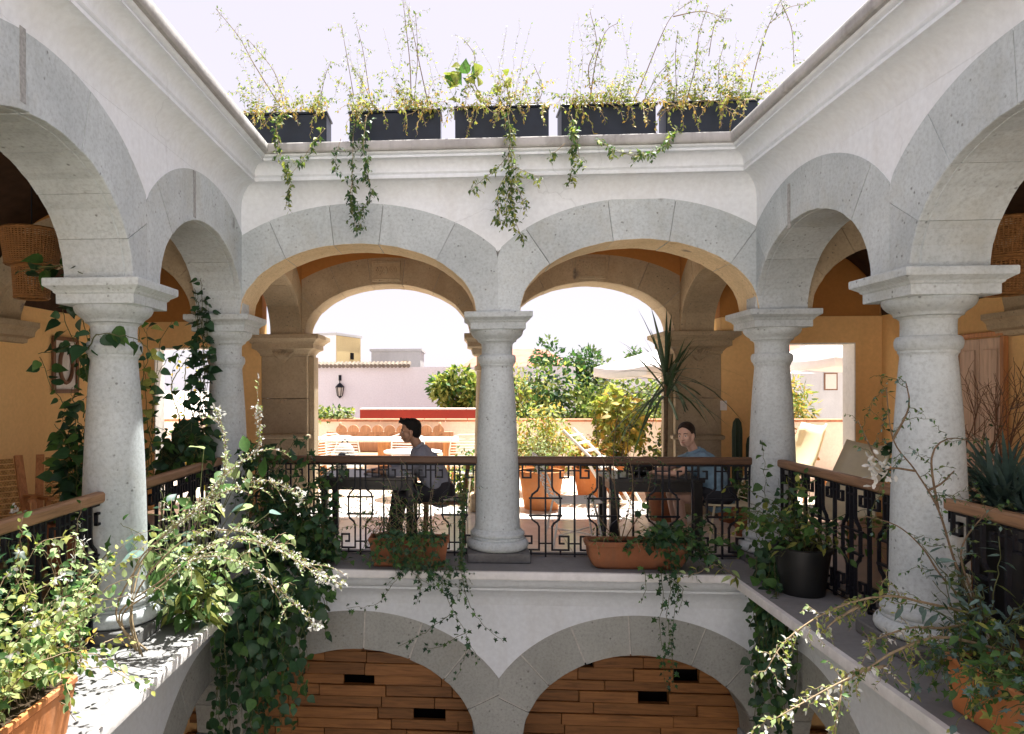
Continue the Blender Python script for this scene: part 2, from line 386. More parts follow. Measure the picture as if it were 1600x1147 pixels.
L['blue'] = leafmat('blue_green_leaf', (0.055, 0.11, 0.095), (0.12, 0.19, 0.165), 0.25, 0.5, 0.5, (0.1, 0.2, 0.1))
L['sword'] = leafmat('sword_leaf', (0.022, 0.048, 0.026), (0.05, 0.085, 0.045), 0.2, 0.5, 0.45)
L['ochre'] = leafmat('rust_leaf', (0.35, 0.13, 0.04), (0.48, 0.2, 0.06), 0.35, 0.4, 0.6, (0.6, 0.3, 0.1))
# ------------------------------------------------------------------ main dimensions (metres, upper floor at z = 0)
XL, XC, XR, YB, YN = -2.30, 0.305, 2.82, 6.79, 4.565
YP = YB - YN                       # bay length of the side arcades
YO0, YO1 = 9.13, 9.60              # outer arcade: gallery face and terrace face
TW = 0.22                          # half thickness of the arcade walls
SPR, RISE, EXT = 2.28, 0.645, 0.375
WALL_L, WALL_R = -4.6, 5.1
GROUND = -3.0
MAPS = {'left': lambda u, w, z: (XL + w, u, z), 'right': lambda u, w, z: (XR - w, u, z), 'back': lambda u, w, z: (u, YB - w, z)}

# ------------------------------------------------------------------ setting
g = MB(); g.box(-14, 16, -8, 9.0, GROUND - 0.3, GROUND); tag(g.build('courtyard_floor', M['courtyard']), kind='structure')
g = MB(); g.box(-400, 400, 60, 900, -3.4, -3.0); g.box(-400, 400, -300, -8, -3.4, -3.0); g.box(-400, -14, -8, 60, -3.4, -3.0); g.box(16, 400, -8, 60, -3.4, -3.0)
tag(g.build('ground', M['terrwall']), kind='structure')
rng = random.Random(3)
def tile_field(name, mat, x0, x1, y0, y1, sx, sy, under, gap=0.006, offset=False):
    base = MB(); base.box(x0, x1, y0, y1, -0.20, -0.012); b = tag(base.build(name, under), kind='structure')
    me = MB().bbox(-sx/2 + gap/2, sx/2 - gap/2, -sy/2 + gap/2, sy/2 - gap/2, -0.012, 0.0, 0.003).mesh('tile', mat)
    nx, ny = int(round((x1 - x0) / sx)), int(round((y1 - y0) / sy))
    for j in range(ny):
        for i in range(nx):
            link('tile', me, b, Matrix.Translation((x0 + (i + .5) * sx, y0 + (j + .5) * sy, rng.uniform(-.0015, .0015))))
    return b
tile_field('gallery_floor', M['tile'], XL - TW + .02, XR + TW - .01, YB + TW, YO1, 0.506, 0.518, M['mortar'])
for nm, x0, x1 in (('gallery_floor', WALL_L, XL - TW), ('gallery_floor', XR + TW, WALL_R)):
    g = MB(); g.box(x0, x1, -1.0, YO1, -0.2, -0.001); tag(g.build(nm, M['tile_dark']), kind='structure')
tile_field('terrace_floor', M['terrace_tile'], -4.9, 5.6, YO1, 13.2, 0.70, 0.60, M['mortar'], 0.012)
g = MB(); g.box(-14, -4.9, YO1, 13.2, -0.2, -0.001); g.box(5.6, 16, YO1, 13.2, -0.2, -0.001); tag(g.build('terrace_floor', M['terrace_tile']), kind='structure')
g = MB(); g.box(-14, 16, YO1, 13.3, GROUND, -0.2); tag(g.build('terrace_base', M['terrwall']), kind='structure')

# ------------------------------------------------------------------ arches
def arch_curve(hb, a, b, ae, be, t):
    """points of the inner and outer arch line at angle t, outer clipped to the half bay"""
    ct, st = math.cos(t), math.sin(t)
    I = (a * ct, b * st)
    d = Vector((ct / a, st / b)).normalized()
    # ray from I along d to the outer ellipse
    A = (d.x / ae) ** 2 + (d.y / be) ** 2; B = 2 * (I[0] * d.x / ae ** 2 + I[1] * d.y / be ** 2); C = (I[0] / ae) ** 2 + (I[1] / be) ** 2 - 1
    s = (-B + math.sqrt(max(0, B * B - 4 * A * C))) / (2 * A)
    E = [I[0] + d.x * s, I[1] + d.y * s]
    if abs(E[0]) > hb and abs(d.x) > 1e-6:
        s = (hb - abs(I[0])) / abs(d.x); E = [I[0] + d.x * s, I[1] + d.y * s]
    return I, E

def arch(parent, F, uc, hb, spr, half, w0, w1, joints, mat, seed, rise=RISE, ext=EXT, proud=0.004, chips=0.004, vee=0.565, gap=0.0022, mort_mat=None, soffit=None):
    """voussoirs of one arch, each stone a part, with recessed mortar between"""
    rg = random.Random(seed)
    b = rise; a = half; be = rise + ext; ae = hb / math.sqrt(max(0.05, 1 - (vee / be) ** 2))
    mort = MB()
    def ring(ts, du, dw, jit):
        P = []
        for t in ts:
            I, E = arch_curve(hb, a, b, ae, be, t)
            k = rg.uniform(-jit, jit)
            P.append(((I[0] * (1 + du + k), I[1] * (1 + du + k)), E))
        return P
    def solid(m, P, wa, wb, groove=True):
        V = []; n = len(P)
        W = [(wa, 0), (wb - .060, 0), (wb - .056, .007), (wb - .046, .007), (wb - .042, 0), (wb - .006, 0), (wb, .005)] if groove else [(wa, 0), (wb, 0)]
        k = len(W) + 2
        for I, E in P:
            for w, dg in W: V.append(F(uc + I[0] * (1 + dg), w, spr + I[1] * (1 + dg)))
            for w in (wb, wa): V.append(F(uc + E[0], w, spr + E[1]))
        Fs = [(i*k + a, i*k + (a+1) % k, (i+1)*k + (a+1) % k, (i+1)*k + a) for i in range(n - 1) for a in range(k)]
        Fs += [tuple(range(k)), tuple((n-1)*k + a for a in range(k - 1, -1, -1))]
        m.add(V, Fs)
    for j in range(len(joints) - 1):
        t0, t1 = R(joints[j]), R(joints[j + 1]); g0 = gap
        n = max(4, int((joints[j + 1] - joints[j]) / 4))
        ts = [t0 + g0 + (t1 - t0 - 2 * g0) * i / n for i in range(n + 1)]
        m = MB(); pr = proud + rg.uniform(-.002, .002)
        solid(m, ring(ts, rg.uniform(-.003, .003), 0, chips), w0 - pr, w1 + pr)
        vo = m.build('voussoir', mat, parent)
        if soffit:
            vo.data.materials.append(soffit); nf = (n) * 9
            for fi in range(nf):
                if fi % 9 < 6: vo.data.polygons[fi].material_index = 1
    n = 40
    solid(mort, ring([math.pi * i / n for i in range(n + 1)], 0.016, 0, 0), w0 + .016, w1 - .016, False)
    mort.build('mortar', mort_mat or M['mortar'], parent)
    return a, b, ae, be

def arch_wall(m, F, uc, hb, spr, ztop, w0, w1, ae, be, n=36):
    """plaster between an arch's outer line and the wall top"""
    V = []; 
    for i in range(n + 1):
        u = -hb + 2 * hb * i / n
        ze = spr + be * math.sqrt(max(0.0, 1 - (u / ae) ** 2)) - 0.012
        for w in (w0, w1):
            V.append(F(uc + u, w, ze)); V.append(F(uc + u, w, ztop))
    Fs = []
    for i in range(n):
        o, q = i * 4, i * 4 + 4
        Fs += [(o, q, q + 1, o + 1), (o + 2, o + 3, q + 3, q + 2), (o + 1, q + 1, q + 3, o + 3), (o, o + 2, q + 2, q)]
    Fs += [(0, 1, 3, 2), (n*4, n*4 + 2, n*4 + 3, n*4 + 1)]
    m.add(V, Fs)

def sweep(F, prof, u0, u1, parent, name, mat, mit0=0, mit1=0, n=1):
    """profile (w, z) swept along u; mitre ends follow w"""
    m = MB(); V = []; k = len(prof)
    for i in range(n + 1):
        for w, z in prof:
            a, b = u0 + mit0 * w, u1 - mit1 * w
            V.append(F(a + (b - a) * i / n, w, z))
    Fs = [(i*k + j, i*k + (j+1) % k, (i+1)*k + (j+1) % k, (i+1)*k + j) for i in range(n) for j in range(k)]
    Fs += [tuple(range(k - 1, -1, -1)), tuple(n*k + j for j in range(k))]
    m.add(V, Fs)
    return m.build(name, mat, parent, auto=40)

CORN = [(0.18, 3.285)] + [(0.222 + 0.17 * (1 - math.cos(t * math.pi / 18)), 3.285 + 0.185 * math.sin(t * math.pi / 18)) for t in range(10)] + [
        (0.402, 3.470), (0.402, 3.492), (0.386, 3.496), (0.386, 3.506), (0.396, 3.511), (0.404, 3.524), (0.402, 3.534)] + [
        (0.402 + 0.095 * (1 - math.cos(t * math.pi / 14)), 3.538 + 0.085 * math.sin(t * math.pi / 14)) for t in range(8)] + [
        (0.512, 3.623), (0.512, 3.634), (0.500, 3.637), (0.500, 3.646), (0.525, 3.652), (0.533, 3.662), (0.533, 3.672), (0.18, 3.672)]
COPE = [(0.12, 3.672), (0.560, 3.672), (0.568, 3.680), (0.572, 3.69), (0.571, 3.748), (0.566, 3.756), (0.550, 3.762), (0.12, 3.775)]
SLAB = [(-0.22, -0.062), (0.585, -0.062), (0.592, -0.055), (0.592, -0.008), (0.584, 0.0), (-0.22, 0.0)]
COVE = [(0.18, -0.062), (0.535, -0.062), (0.535, -0.085), (0.515, -0.095), (0.50, -0.115), (0.475, -0.15), (0.44, -0.175), (0.41, -0.187), (0.39, -0.192),
        (0.39, -0.212), (0.37, -0.218), (0.33, -0.245), (0.28, -0.285), (0.245, -0.33), (0.228, -0.39), (0.18, -0.40)]
JT = {'bl': [0, 48, 79, 101, 127, 180], 'br': [0, 40, 75, 102, 138, 180]}
def arcade(name, label, F, bays, u_end, seed, mits, upper_joints):
    o = thing(name, label, 'arcade')
    wall = MB(); low = MB()
    us = [bays[0][0], bays[-1][1]]
    for k, (u0, u1) in enumerate(bays):
        uc, hb = (u0 + u1) / 2, (u1 - u0) / 2
        jt = upper_joints[k]
        a, b, ae, be = arch(o, F, uc, hb, SPR, hb - 0.205, -TW, TW, jt, M['stone'], seed + k, soffit=M['stone_bounce'] if name == 'back_arcade' else None)  # undersides of the back arches carry the painted bounce light
        arch_wall(wall, F, uc, hb, SPR, 3.44, -TW, TW, ae, be)
        jl = [0, 21, 43, 64, 90 + (k % 2) * 7 - 3, 117, 140, 160, 180]
        a, b, ae, be = arch(o, F, uc, hb, -1.65, hb - 0.215, -TW, TW, jl, M['stone_low'], seed + 40 + k, rise=.82, ext=.375, vee=.60, proud=-0.004, gap=.0065, mort_mat=M['mortar_pale'])
        arch_wall(low, F, uc, hb, -1.65, -0.07, -TW, TW, ae, be)
    wall.build('wall', M['plaster'], o); low.build('lower_wall', M['plaster'], o)
    u0, u1 = us[0] - (0 if mits[0] else 0.0), us[1]
    sweep(F, CORN, u0, u1, o, 'cornice', M['plaster'], mits[0], mits[1])
    sweep(F, COPE, u0, u1, o, 'coping', M['coping'], mits[0], mits[1])
    sweep(F, SLAB, u0, u1, o, 'ledge', M['ledge'], mits[0], mits[1])
    lip = [(0.588, -0.066), (0.602, -0.06), (0.604, -0.01), (0.598, 0.004), (0.56, 0.004), (0.56, -0.002), (0.588, -0.006)]
    sweep(F, lip, u0, u1, o, 'painted_lip', M['lip'], mits[0], mits[1])
    sweep(F, COVE, u0, u1, o, 'cove_moulding', M['plaster'], mits[0], mits[1])
    return o
back = arcade('back_arcade', 'white plastered two-storey arcade wall with two stone arches facing the camera across the courtyard', MAPS['back'],
              [(XL, XC), (XC, XR)], YB, 11, (1, 1), [JT['bl'], JT['br']])
E_ = [(YB - 3 * YP, YB - 2 * YP), (YB - 2 * YP, YN), (YN, YB)]
left = arcade('side_arcade', 'white arcade wall with stone arches receding along the left side of the courtyard', MAPS['left'],
              E_, YB, 23, (0, 1), [[0, 40, 62, 88, 110, 132, 150, 180], [0, 22, 46, 70, 100, 128, 150, 180], [0, 44, 84, 106, 140, 180]])
right = arcade('side_arcade', 'white arcade wall with stone arches receding along the right side of the courtyard', MAPS['right'],
               E_, YB, 35, (0, 1), [[0, 40, 62, 88, 110, 132, 150, 180], [0, 24, 52, 84, 118, 150, 180], [0, 40, 70, 104, 138, 180]])
# grey mortar patches on the side arches and hollows in the stone
def patch(parent, F, u, z0, z1, wd):
    m = MB(); V = []; n = 9; rg = random.Random(int(u * 100))
    for i in range(n):
        z = z0 + (z1 - z0) * i / (n - 1)
        for du in (-wd/2 + rg.uniform(-.003, .003), wd/2 + rg.uniform(-.003, .003)):
            for w in (TW, TW + .0075): V.append(F(u + du, w, z))
    Fs = []
    for i in range(n - 1):
        o, q = i*4, i*4 + 4
        Fs += [(o+1, q+1, q+3, o+3), (o, o+1, q+1, q), (o+2, q+2, q+3, o+3)]
    m.add(V, Fs + [(0, 2, 3, 1), (n*4-4, n*4-3, n*4-1, n*4-2)]).build('mortar_patch', M['mortar'], parent)
patch(left, MAPS['left'], 3.24, 2.945, 3.30, 0.045); patch(left, MAPS['left'], 5.39, 2.91, 3.27, 0.05)
patch(right, MAPS['right'], 5.92, 2.86, 3.22, 0.05)

# ------------------------------------------------------------------ columns
SHAFT = [(0.212, 0.272), (0.216, 0.285), (0.208, 0.31), (0.205, 0.45), (0.2015, 0.65), (0.196, 0.9), (0.187, 1.15), (0.175, 1.4), (0.160, 1.62), (0.150, 1.74), (0.147, 1.775),
         (0.150, 1.79), (0.158, 1.80), (0.158, 1.815)]
RING = [(0.15, 1.812), (0.163, 1.815), (0.172, 1.828), (0.177, 1.848), (0.177, 1.868), (0.171, 1.888), (0.162, 1.898), (0.15, 1.90)]
NECK = [(0.148, 1.895), (0.145, 1.91), (0.144, 1.97), (0.147, 2.0), (0.158, 2.012), (0.165, 2.02)]
ECH = [(0.162, 2.016), (0.178, 2.022), (0.182, 2.035), (0.19, 2.045), (0.212, 2.06), (0.232, 2.08), (0.242, 2.10), (0.245, 2.118), (0.238, 2.135), (0.225, 2.142)]
ABA = [(0.245, 2.125), (0.250, 2.128), (0.250, 2.185), (0.255, 2.190), (0.262, 2.195), (0.264, 2.203), (0.272, 2.21), (0.288, 2.22), (0.300, 2.228), (0.306, 2.232), (0.308, 2.240), (0.308, 2.276), (0.304, 2.281)]
TOR1 = [(0.24, 0.084), (0.262, 0.088), (0.281, 0.102), (0.289, 0.125), (0.287, 0.150), (0.276, 0.17), (0.262, 0.18), (0.25, 0.182)]
TOR2 = [(0.248, 0.180), (0.254, 0.19), (0.252, 0.20), (0.243, 0.206), (0.25, 0.212), (0.255, 0.225), (0.252, 0.24), (0.243, 0.25), (0.235, 0.253), (0.23, 0.262), (0.215, 0.274)]
col_mesh = {}
for nm, pr, k in (('shaft', SHAFT, 'l'), ('ring_moulding', RING, 'l'), ('neck', NECK, 'l'), ('echinus', ECH, 'l'), ('abacus', ABA, 's'),
                  ('lower_torus', TOR1, 'l'), ('upper_torus', TOR2, 'l')):
    m = MB(); (m.lathe(pr, n=56) if k == 'l' else m.sqlathe(pr))
    me = m.mesh(nm, M['stone'], auto=35)
    bm_ = bmesh.new(); bm_.from_mesh(me); bmesh.ops.recalc_face_normals(bm_, faces=bm_.faces); bm_.to_mesh(me); bm_.free(); me.set_sharp_from_angle(angle=R(35))
    col_mesh[nm] = me
col_mesh['plinth'] = MB().bbox(-.285, .285, -.285, .285, 0.002, .086, .008).mesh('plinth', M['stone_dark'])
def column(label, x, y, rz=0.0):
    c = thing('stone_column', label, 'column', (x, y, 0), rz, 'stone columns around the courtyard')
    for nm in ('plinth', 'lower_torus', 'upper_torus', 'shaft', 'ring_moulding', 'neck', 'echinus', 'abacus'): link(nm, col_mesh[nm], c)
    return c
column('grey stone column in the middle of the back balcony, between the two seated people', XC, YB)
column('grey stone column at the back left corner, half hidden by dark ivy', XL, YB)
column('grey stone column at the back right corner, behind the potted plant in the black pot', XR, YB)
column('large stone column at the left with its foot in sunlight and vine across its neck', XL, YN)
column('large stone column at the right with thin wispy branches in front of its shaft', XR, YN)
column('nearest stone column on the left side, beside the sunlit bush and orange trough', XL, YN - YP)
column('nearest stone column on the right side, beside the terracotta trough', XR, YN - YP)
# lower pillars
def pillar(label, x, y):
    c = thing('stone_pillar', label, 'pillar', (x, y, GROUND), 0, 'stone pillars of the lower storey')
    m = MB(); m.lathe([(0.225, 0.3), (0.22, 0.6), (0.19, 1.10), (0.19, 1.15)], n=32); m.build('shaft', M['stone'], c, auto=40)
    m = MB(); m.bbox(-.235, .235, -.235, .235, 1.15, 1.345, .01); m.build('capital', M['stone'], c)
    m = MB(); m.bbox(-.29, .29, -.29, .29, 0.0, .3, .02); m.build('base', M['stone_dark'], c)
pillar('stone pillar under the middle of the back balcony, between the plank walls', XC, YB)
pillar('stone pillar under the back left corner behind hanging ivy', XL, YB); pillar('stone pillar under the back right corner', XR, YB)
pillar('stone pillar under the large left column', XL, YN); pillar('stone pillar under the large right column', XR, YN)

# ------------------------------------------------------------------ outer arcade towards the terrace
MAPS['outer'] = lambda u, w, z: (u, (YO0 + YO1) / 2 - w, z)
TO = (YO1 - YO0) / 2
outer = thing('terrace_arcade', 'stone and ochre arcade between the back gallery and the sunlit terrace, with carved keystones', 'arcade')
ow = MB()
XO = [-2.30, 0.305, 2.86]
for k in range(2):
    uc, hb = (XO[k] + XO[k+1]) / 2, (XO[k+1] - XO[k]) / 2
    a, b, ae, be = arch(outer, MAPS['outer'], uc, hb, SPR, hb - 0.24 if k == 0 else hb - .25, -TO, TO, [0, 30, 56, 79, 101, 124, 150, 180], M['stone_warm'], 71 + k, rise=0.64, ext=0.34)
    arch_wall(ow, MAPS['outer'], uc, hb, SPR, 3.75, -TO, TO, ae, be)
    # carved keystone: raised panel with scroll relief
    kz0, kz1 = SPR + .64 + .03, SPR + .64 + .30
    m = MB(); m.bbox(uc - .185, uc + .185, YO0 - .03, YO0 + .05, kz0, kz1, .006); ks = m.build('keystone', M['stone_warm'], outer)
    m = MB()
    for s in (-1, 1):
        pts = []
        for i in range(26):
            th = i / 25 * 4.2 * math.pi; rr = .055 * (1 - i / 30)
            pts.append((uc + s * (.085 - rr * math.cos(th)), YO0 - .03, kz0 + .14 + rr * math.sin(th)))
        m.tube(pts, .010, 5)
    m.tube([(uc - .16, YO0 - .03, kz0 + .03), (uc + .16, YO0 - .03, kz0 + .03)], .009, 5); m.tube([(uc - .16, YO0 - .03, kz1 - .03), (uc + .16, YO0 - .03, kz1 - .03)], .009, 5)
    m.ball((uc, YO0 - .03, kz0 + .14), (.02, .015, .05), 8, 6)
    m.build('carved_scroll', M['stone_warm'], ks)
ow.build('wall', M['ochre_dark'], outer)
# piers with moulded capitals
def pier(label, x0, x1, pil):
    p = thing('stone_pier', label, 'pier', ((x0 + x1) / 2, (YO0 + YO1) / 2, 0), 0, 'stone piers of the terrace arcade')
    cx, h = (x0 + x1) / 2, (x1 - x0) / 2
    T = Matrix.Translation((-cx, -(YO0 + YO1) / 2, 0))
    zs = [0, .88, .9, 1.4, 1.405, 2.02]
    for z0, z1 in ((0.0, .93), (1.0, 1.45), (1.456, 2.0)):
        m = MB(); m.bbox(x0, x1, YO0, YO1, z0, z1, .006); m.build('block', M['stone_warm'], p, mw=T)
    m = MB(); m.rectstack([(h + .0, TO, .93), (h + .02, TO + .02, .935), (h + .035, TO + .035, .95), (h + .035, TO + .035, .98), (h + .01, TO + .01, .995), (h, TO, 1.0)], cx, (YO0 + YO1)/2)
    m.build('dado_moulding', M['stone_warm'], p, mw=T)
    m = MB(); m.rectstack([(h, TO, 2.0), (h + .015, TO + .015, 2.01), (h + .015, TO + .015, 2.03), (h + .05, TO + .05, 2.075), (h + .10, TO + .10, 2.10), (h + .10, TO + .10, 2.16),
                           (h + .115, TO + .115, 2.165), (h + .12, TO + .12, 2.18), (h + .16, TO + .16, 2.21), (h + .18, TO + .18, 2.222), (h + .18, TO + .18, 2.27), (h + .17, TO + .17, 2.278)], cx, (YO0 + YO1)/2)
    m.build('capital', M['stone_warm'], p, mw=T)
    # slim pilaster on the arch side and carved leaf boss under the capital
    m = MB(); xp = x1 if pil > 0 else x0
    m.bbox(min(xp, xp + pil * .07), max(xp, xp + pil * .07), YO0 + .10, YO1 - .10, 0, 1.995, .006); m.build('pilaster', M['stone_warm'], p, mw=T)
    m = MB()
    for i in range(7):
        th = (i - 3) * .32
        m.tube([(cx, YO0 - .02, 1.93), (cx + math.sin(th) * .08, YO0 - .055, 1.98 + .02 * math.cos(th)), (cx + math.sin(th) * .17, YO0 - .07, 2.06)], [.012, .026, .008], 6)
    m.ball((cx, YO0 - .02, 1.95), (.05, .03, .03), 10, 6)
    m.build('carved_leaf', M['stone_warm'], p, mw=T, smooth=True)
pier('stone pier with leaf-carved capital left of the back gallery, beside the ivy', -2.63, -2.03, 1)
pier('stone pier with moulded capital right of the back gallery, behind the woman', 2.62, 3.18, -1)
oc = thing('slender_column', 'slender stone column of the terrace arcade, hidden behind the middle column', 'column', (XC, (YO0+YO1)/2, 0))
m = MB(); m.lathe([(.19, .2), (.185, .3), (.175, 1.0), (.15, 1.75), (.15, 2.0)], n=32); m.build('shaft', M['stone_warm'], oc, auto=40)
m = MB(); m.lathe([(.15, 1.80), (.175, 1.81), (.18, 1.84), (.175, 1.87), (.15, 1.88)], n=32); m.build('ring_moulding', M['stone_warm'], oc, auto=40)
m = MB(); m.sqlathe([(.17, 2.0), (.2, 2.02), (.22, 2.09), (.27, 2.11), (.27, 2.17), (.3, 2.21), (.31, 2.22), (.31, 2.278)]); m.build('capital', M['stone_warm'], oc)
m = MB(); m.bbox(-.24, .24, -.24, .24, 0.001, .2, .02); m.build('base', M['stone_warm'], oc)

# ------------------------------------------------------------------ cross arches inside the galleries
def cross_arch(label, F, u0, u1, ins0, ins1, seed, ztop):
    o = thing('cross_arch', label, 'arch', group='arches across the galleries')
    uc, hb = (u0 + u1) / 2, (u1 - u0) / 2
    a, b, ae, be = arch(o, F, uc, hb, SPR, hb - ins0, -.2, .2, [0, 32, 60, 84, 105, 128, 152, 180], M['stone_warm'], seed)
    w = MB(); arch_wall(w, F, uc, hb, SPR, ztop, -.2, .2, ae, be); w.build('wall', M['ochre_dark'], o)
    return o
cross_arch('stone arch spanning the back gallery from the left corner column to the left pier', lambda u, w, z: (XL + w, u, z), YB + TW + .004, YO0 - .004, .03, 0, 91, 3.7)
cross_arch('stone arch spanning the back gallery from the right corner column to the right pier', lambda u, w, z: (XR + .06 - w, u, z), YB + TW + .004, YO0 - .004, .03, 0, 92, 3.7)
for lab, xa, xb, sd in (('stone arch across the left gallery beside the climbing vine', WALL_L + .004, XL - TW - .008, 93), ('stone arch across the right gallery above the light doorway', XR + TW + .008, WALL_R - .004, 94)):
    o = cross_arch(lab, lambda u, w, z: (u, YB + .05 - w, z), xa, xb, .06, .06, sd, 3.7)
    xw = WALL_L if sd == 93 else WALL_R; s = 1 if sd == 93 else -1
    m = MB()
    P = [(.0, 2.06), (.05, 2.07), (.06, 2.11), (.13, 2.13), (.14, 2.18), (.17, 2.21), (.19, 2.222), (.19, 2.274), (0, 2.276)]
    V = []
    for yy in (YB - .28, YB + .38):
        for wd, z in P: V.append((xw + s * (wd + .003), yy, z))
    k = len(P); m.add(V, [(j, (j+1) % k, k + (j+1) % k, k + j) for j in range(k)] + [tuple(range(k)), tuple(range(2*k - 1, k - 1, -1))])
    m.build('impost', M['stone_warm'], o)

# ------------------------------------------------------------------ gallery walls and ceilings
def gallery(side, xw, xa, label_wall):
    s = 1 if side == 'left' else -1
    w = thing('gallery_wall', label_wall, 'wall')
    m = MB(); m.box(min(xw, xw - s * .3), max(xw, xw - s * .3), -1.2, YO0 + .25, -.2, 3.9); m.build('plaster_face', M['ochre'], w)
    v = MB(); n = 12; V = []
    for i in range(n + 1):
        th = math.pi / 2 * i / n
        for yy in (-1.2, YO0 - .002): V.append((xw + s * (0.004 + 1.3 * (1 - math.cos(th))), yy, 2.46 + .96 * math.sin(th)))
    V += [(xa, -1.2, 3.42), (xa, YO0 - .002, 3.42), (xa, -1.2, 3.66), (xa, YO0 - .002, 3.66), (xw, -1.2, 3.66), (xw, YO0 - .002, 3.66)]
    k = n + 4
    Fs = [(2*i, 2*i + 2, 2*i + 3, 2*i + 1) for i in range(k - 1)] + [(2*k - 2, 0, 1, 2*k - 1)]
    v.add(V, Fs + [tuple(range(0, 2*k, 2)), tuple(range(2*k - 1, 0, -2))])
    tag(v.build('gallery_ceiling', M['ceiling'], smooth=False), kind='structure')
    return w
gl = gallery('left', WALL_L, XL - TW, 'ochre yellow wall of the left gallery with a round mirror on it')
gr = gallery('right', WALL_R, XR + TW, 'ochre yellow wall of the right gallery with a wooden shutter set in it')
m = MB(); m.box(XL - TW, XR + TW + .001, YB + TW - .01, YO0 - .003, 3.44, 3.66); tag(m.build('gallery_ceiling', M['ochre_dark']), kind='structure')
# flat roof over the galleries
m = MB(); m.box(-5.2, 5.7, YB - .12, YO1 + .1, 3.662, 3.70); m.box(-5.2, XL + .12, -1.2, YB - .12, 3.662, 3.70); m.box(XR - .12, 5.7, -1.2, YB - .12, 3.662, 3.70)
tag(m.build('roof_deck', M['concrete']), kind='structure')
def end_wall(label, x0, x1, d0, d1, dtop):
    w = thing('end_wall', label, 'wall', group='end walls of the side galleries with doorways')
    m = MB(); y0, y1 = YO0, YO0 + .26
    m.box(x0, d0, y0, y1, 0, 2.457); m.box(d1, x1, y0, y1, 0, 2.457); m.box(d0, d1, y0, y1, dtop, 2.457); m.build('plaster_face', M['ochre'], w)
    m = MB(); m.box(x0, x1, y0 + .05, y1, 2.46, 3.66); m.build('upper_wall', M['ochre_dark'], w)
    m = MB(); t = .014
    m.box(d0, d0 + t, y0 + .003, y1 + .02, 0, dtop); m.box(d1 - t, d1, y0 + .003, y1 + .02, 0, dtop); m.box(d0 + t, d1 - t, y0 + .003, y1 + .02, dtop - t, dtop); m.build('door_reveal', M['lip'], w)
end_wall('ochre end wall of the left gallery with a bright doorway full of vines', WALL_L, -2.632, -4.06, -2.95, 2.12)
end_wall('ochre end wall of the right gallery with a bright doorway to the terrace umbrella', 3.182, WALL_R, 3.80, 4.79, 2.13)
# lower storey behind the arches: plank wall, side walls
pw = thing('plank_wall', 'wall of stacked orange-brown wooden planks with small dark openings under the balcony', 'wall', (0, 7.10, GROUND))
m = MB(); m.box(-2.6, 3.1, .22, .4, 0, 2.9); m.build('backing', M['void'], pw)
rg = random.Random(5); pm = {}
dark_at = {}
zt = 2.62; row = 0
openings = [(at(535, 1062, 7.07), at(582, 1062, 7.07)), (at(644, 1121, 7.07), at(693, 1121, 7.07)), (at(995, 1099, 7.07), at(1042, 1099, 7.07)), (at(895, 1043, 7.07), at(925, 1043, 7.07)), (at(1050, 1057, 7.07), at(1090, 1057, 7.07))]
while zt > .1:
    h = rg.choice([.10, .112, .112, .125]); x = -2.5 + rg.uniform(-.5, 0)
    zc = zt - h / 2 + GROUND
    holes = [(a.x, b.x) for a, b in openings if abs(a.z - zc) < h * .5]
    while x < 3.05:
        ln = rg.uniform(.4, 1.15); x1 = x + ln
        for hx0, hx1 in holes:
            if x < hx0 < x1: x1 = hx0
            elif hx0 - .01 <= x < hx1 - .02: x = hx1; x1 = x + ln
        if x1 - x > .06:
            d = rg.uniform(-.018, .018)
            MB().bbox(x + .003, x1 - .003, -.03 + d, .04, zt - h + .003, zt - .003, .004).build('plank', M['plank'], pw)
        x = x1
    zt -= h; row += 1
lw = thing('lower_wall', 'shadowed ochre walls of the ground floor passages under the side arcades', 'wall')
m = MB(); m.box(WALL_L - .2, WALL_L, -1, 9, GROUND, -.21); m.build('plaster_face', M['ochre'], lw)
m = MB(); m.box(WALL_R, WALL_R + .2, -1, 9, GROUND, -.21); m.build('plaster_face', M['ochre'], lw)
m = MB(); m.box(WALL_L, -2.6, 7.2, 7.4, GROUND, -.21); m.build('end_face', M['ochre'], lw); m = MB(); m.box(3.1, WALL_R, 7.2, 7.4, GROUND, -.21); m.build('end_face', M['ochre'], lw)

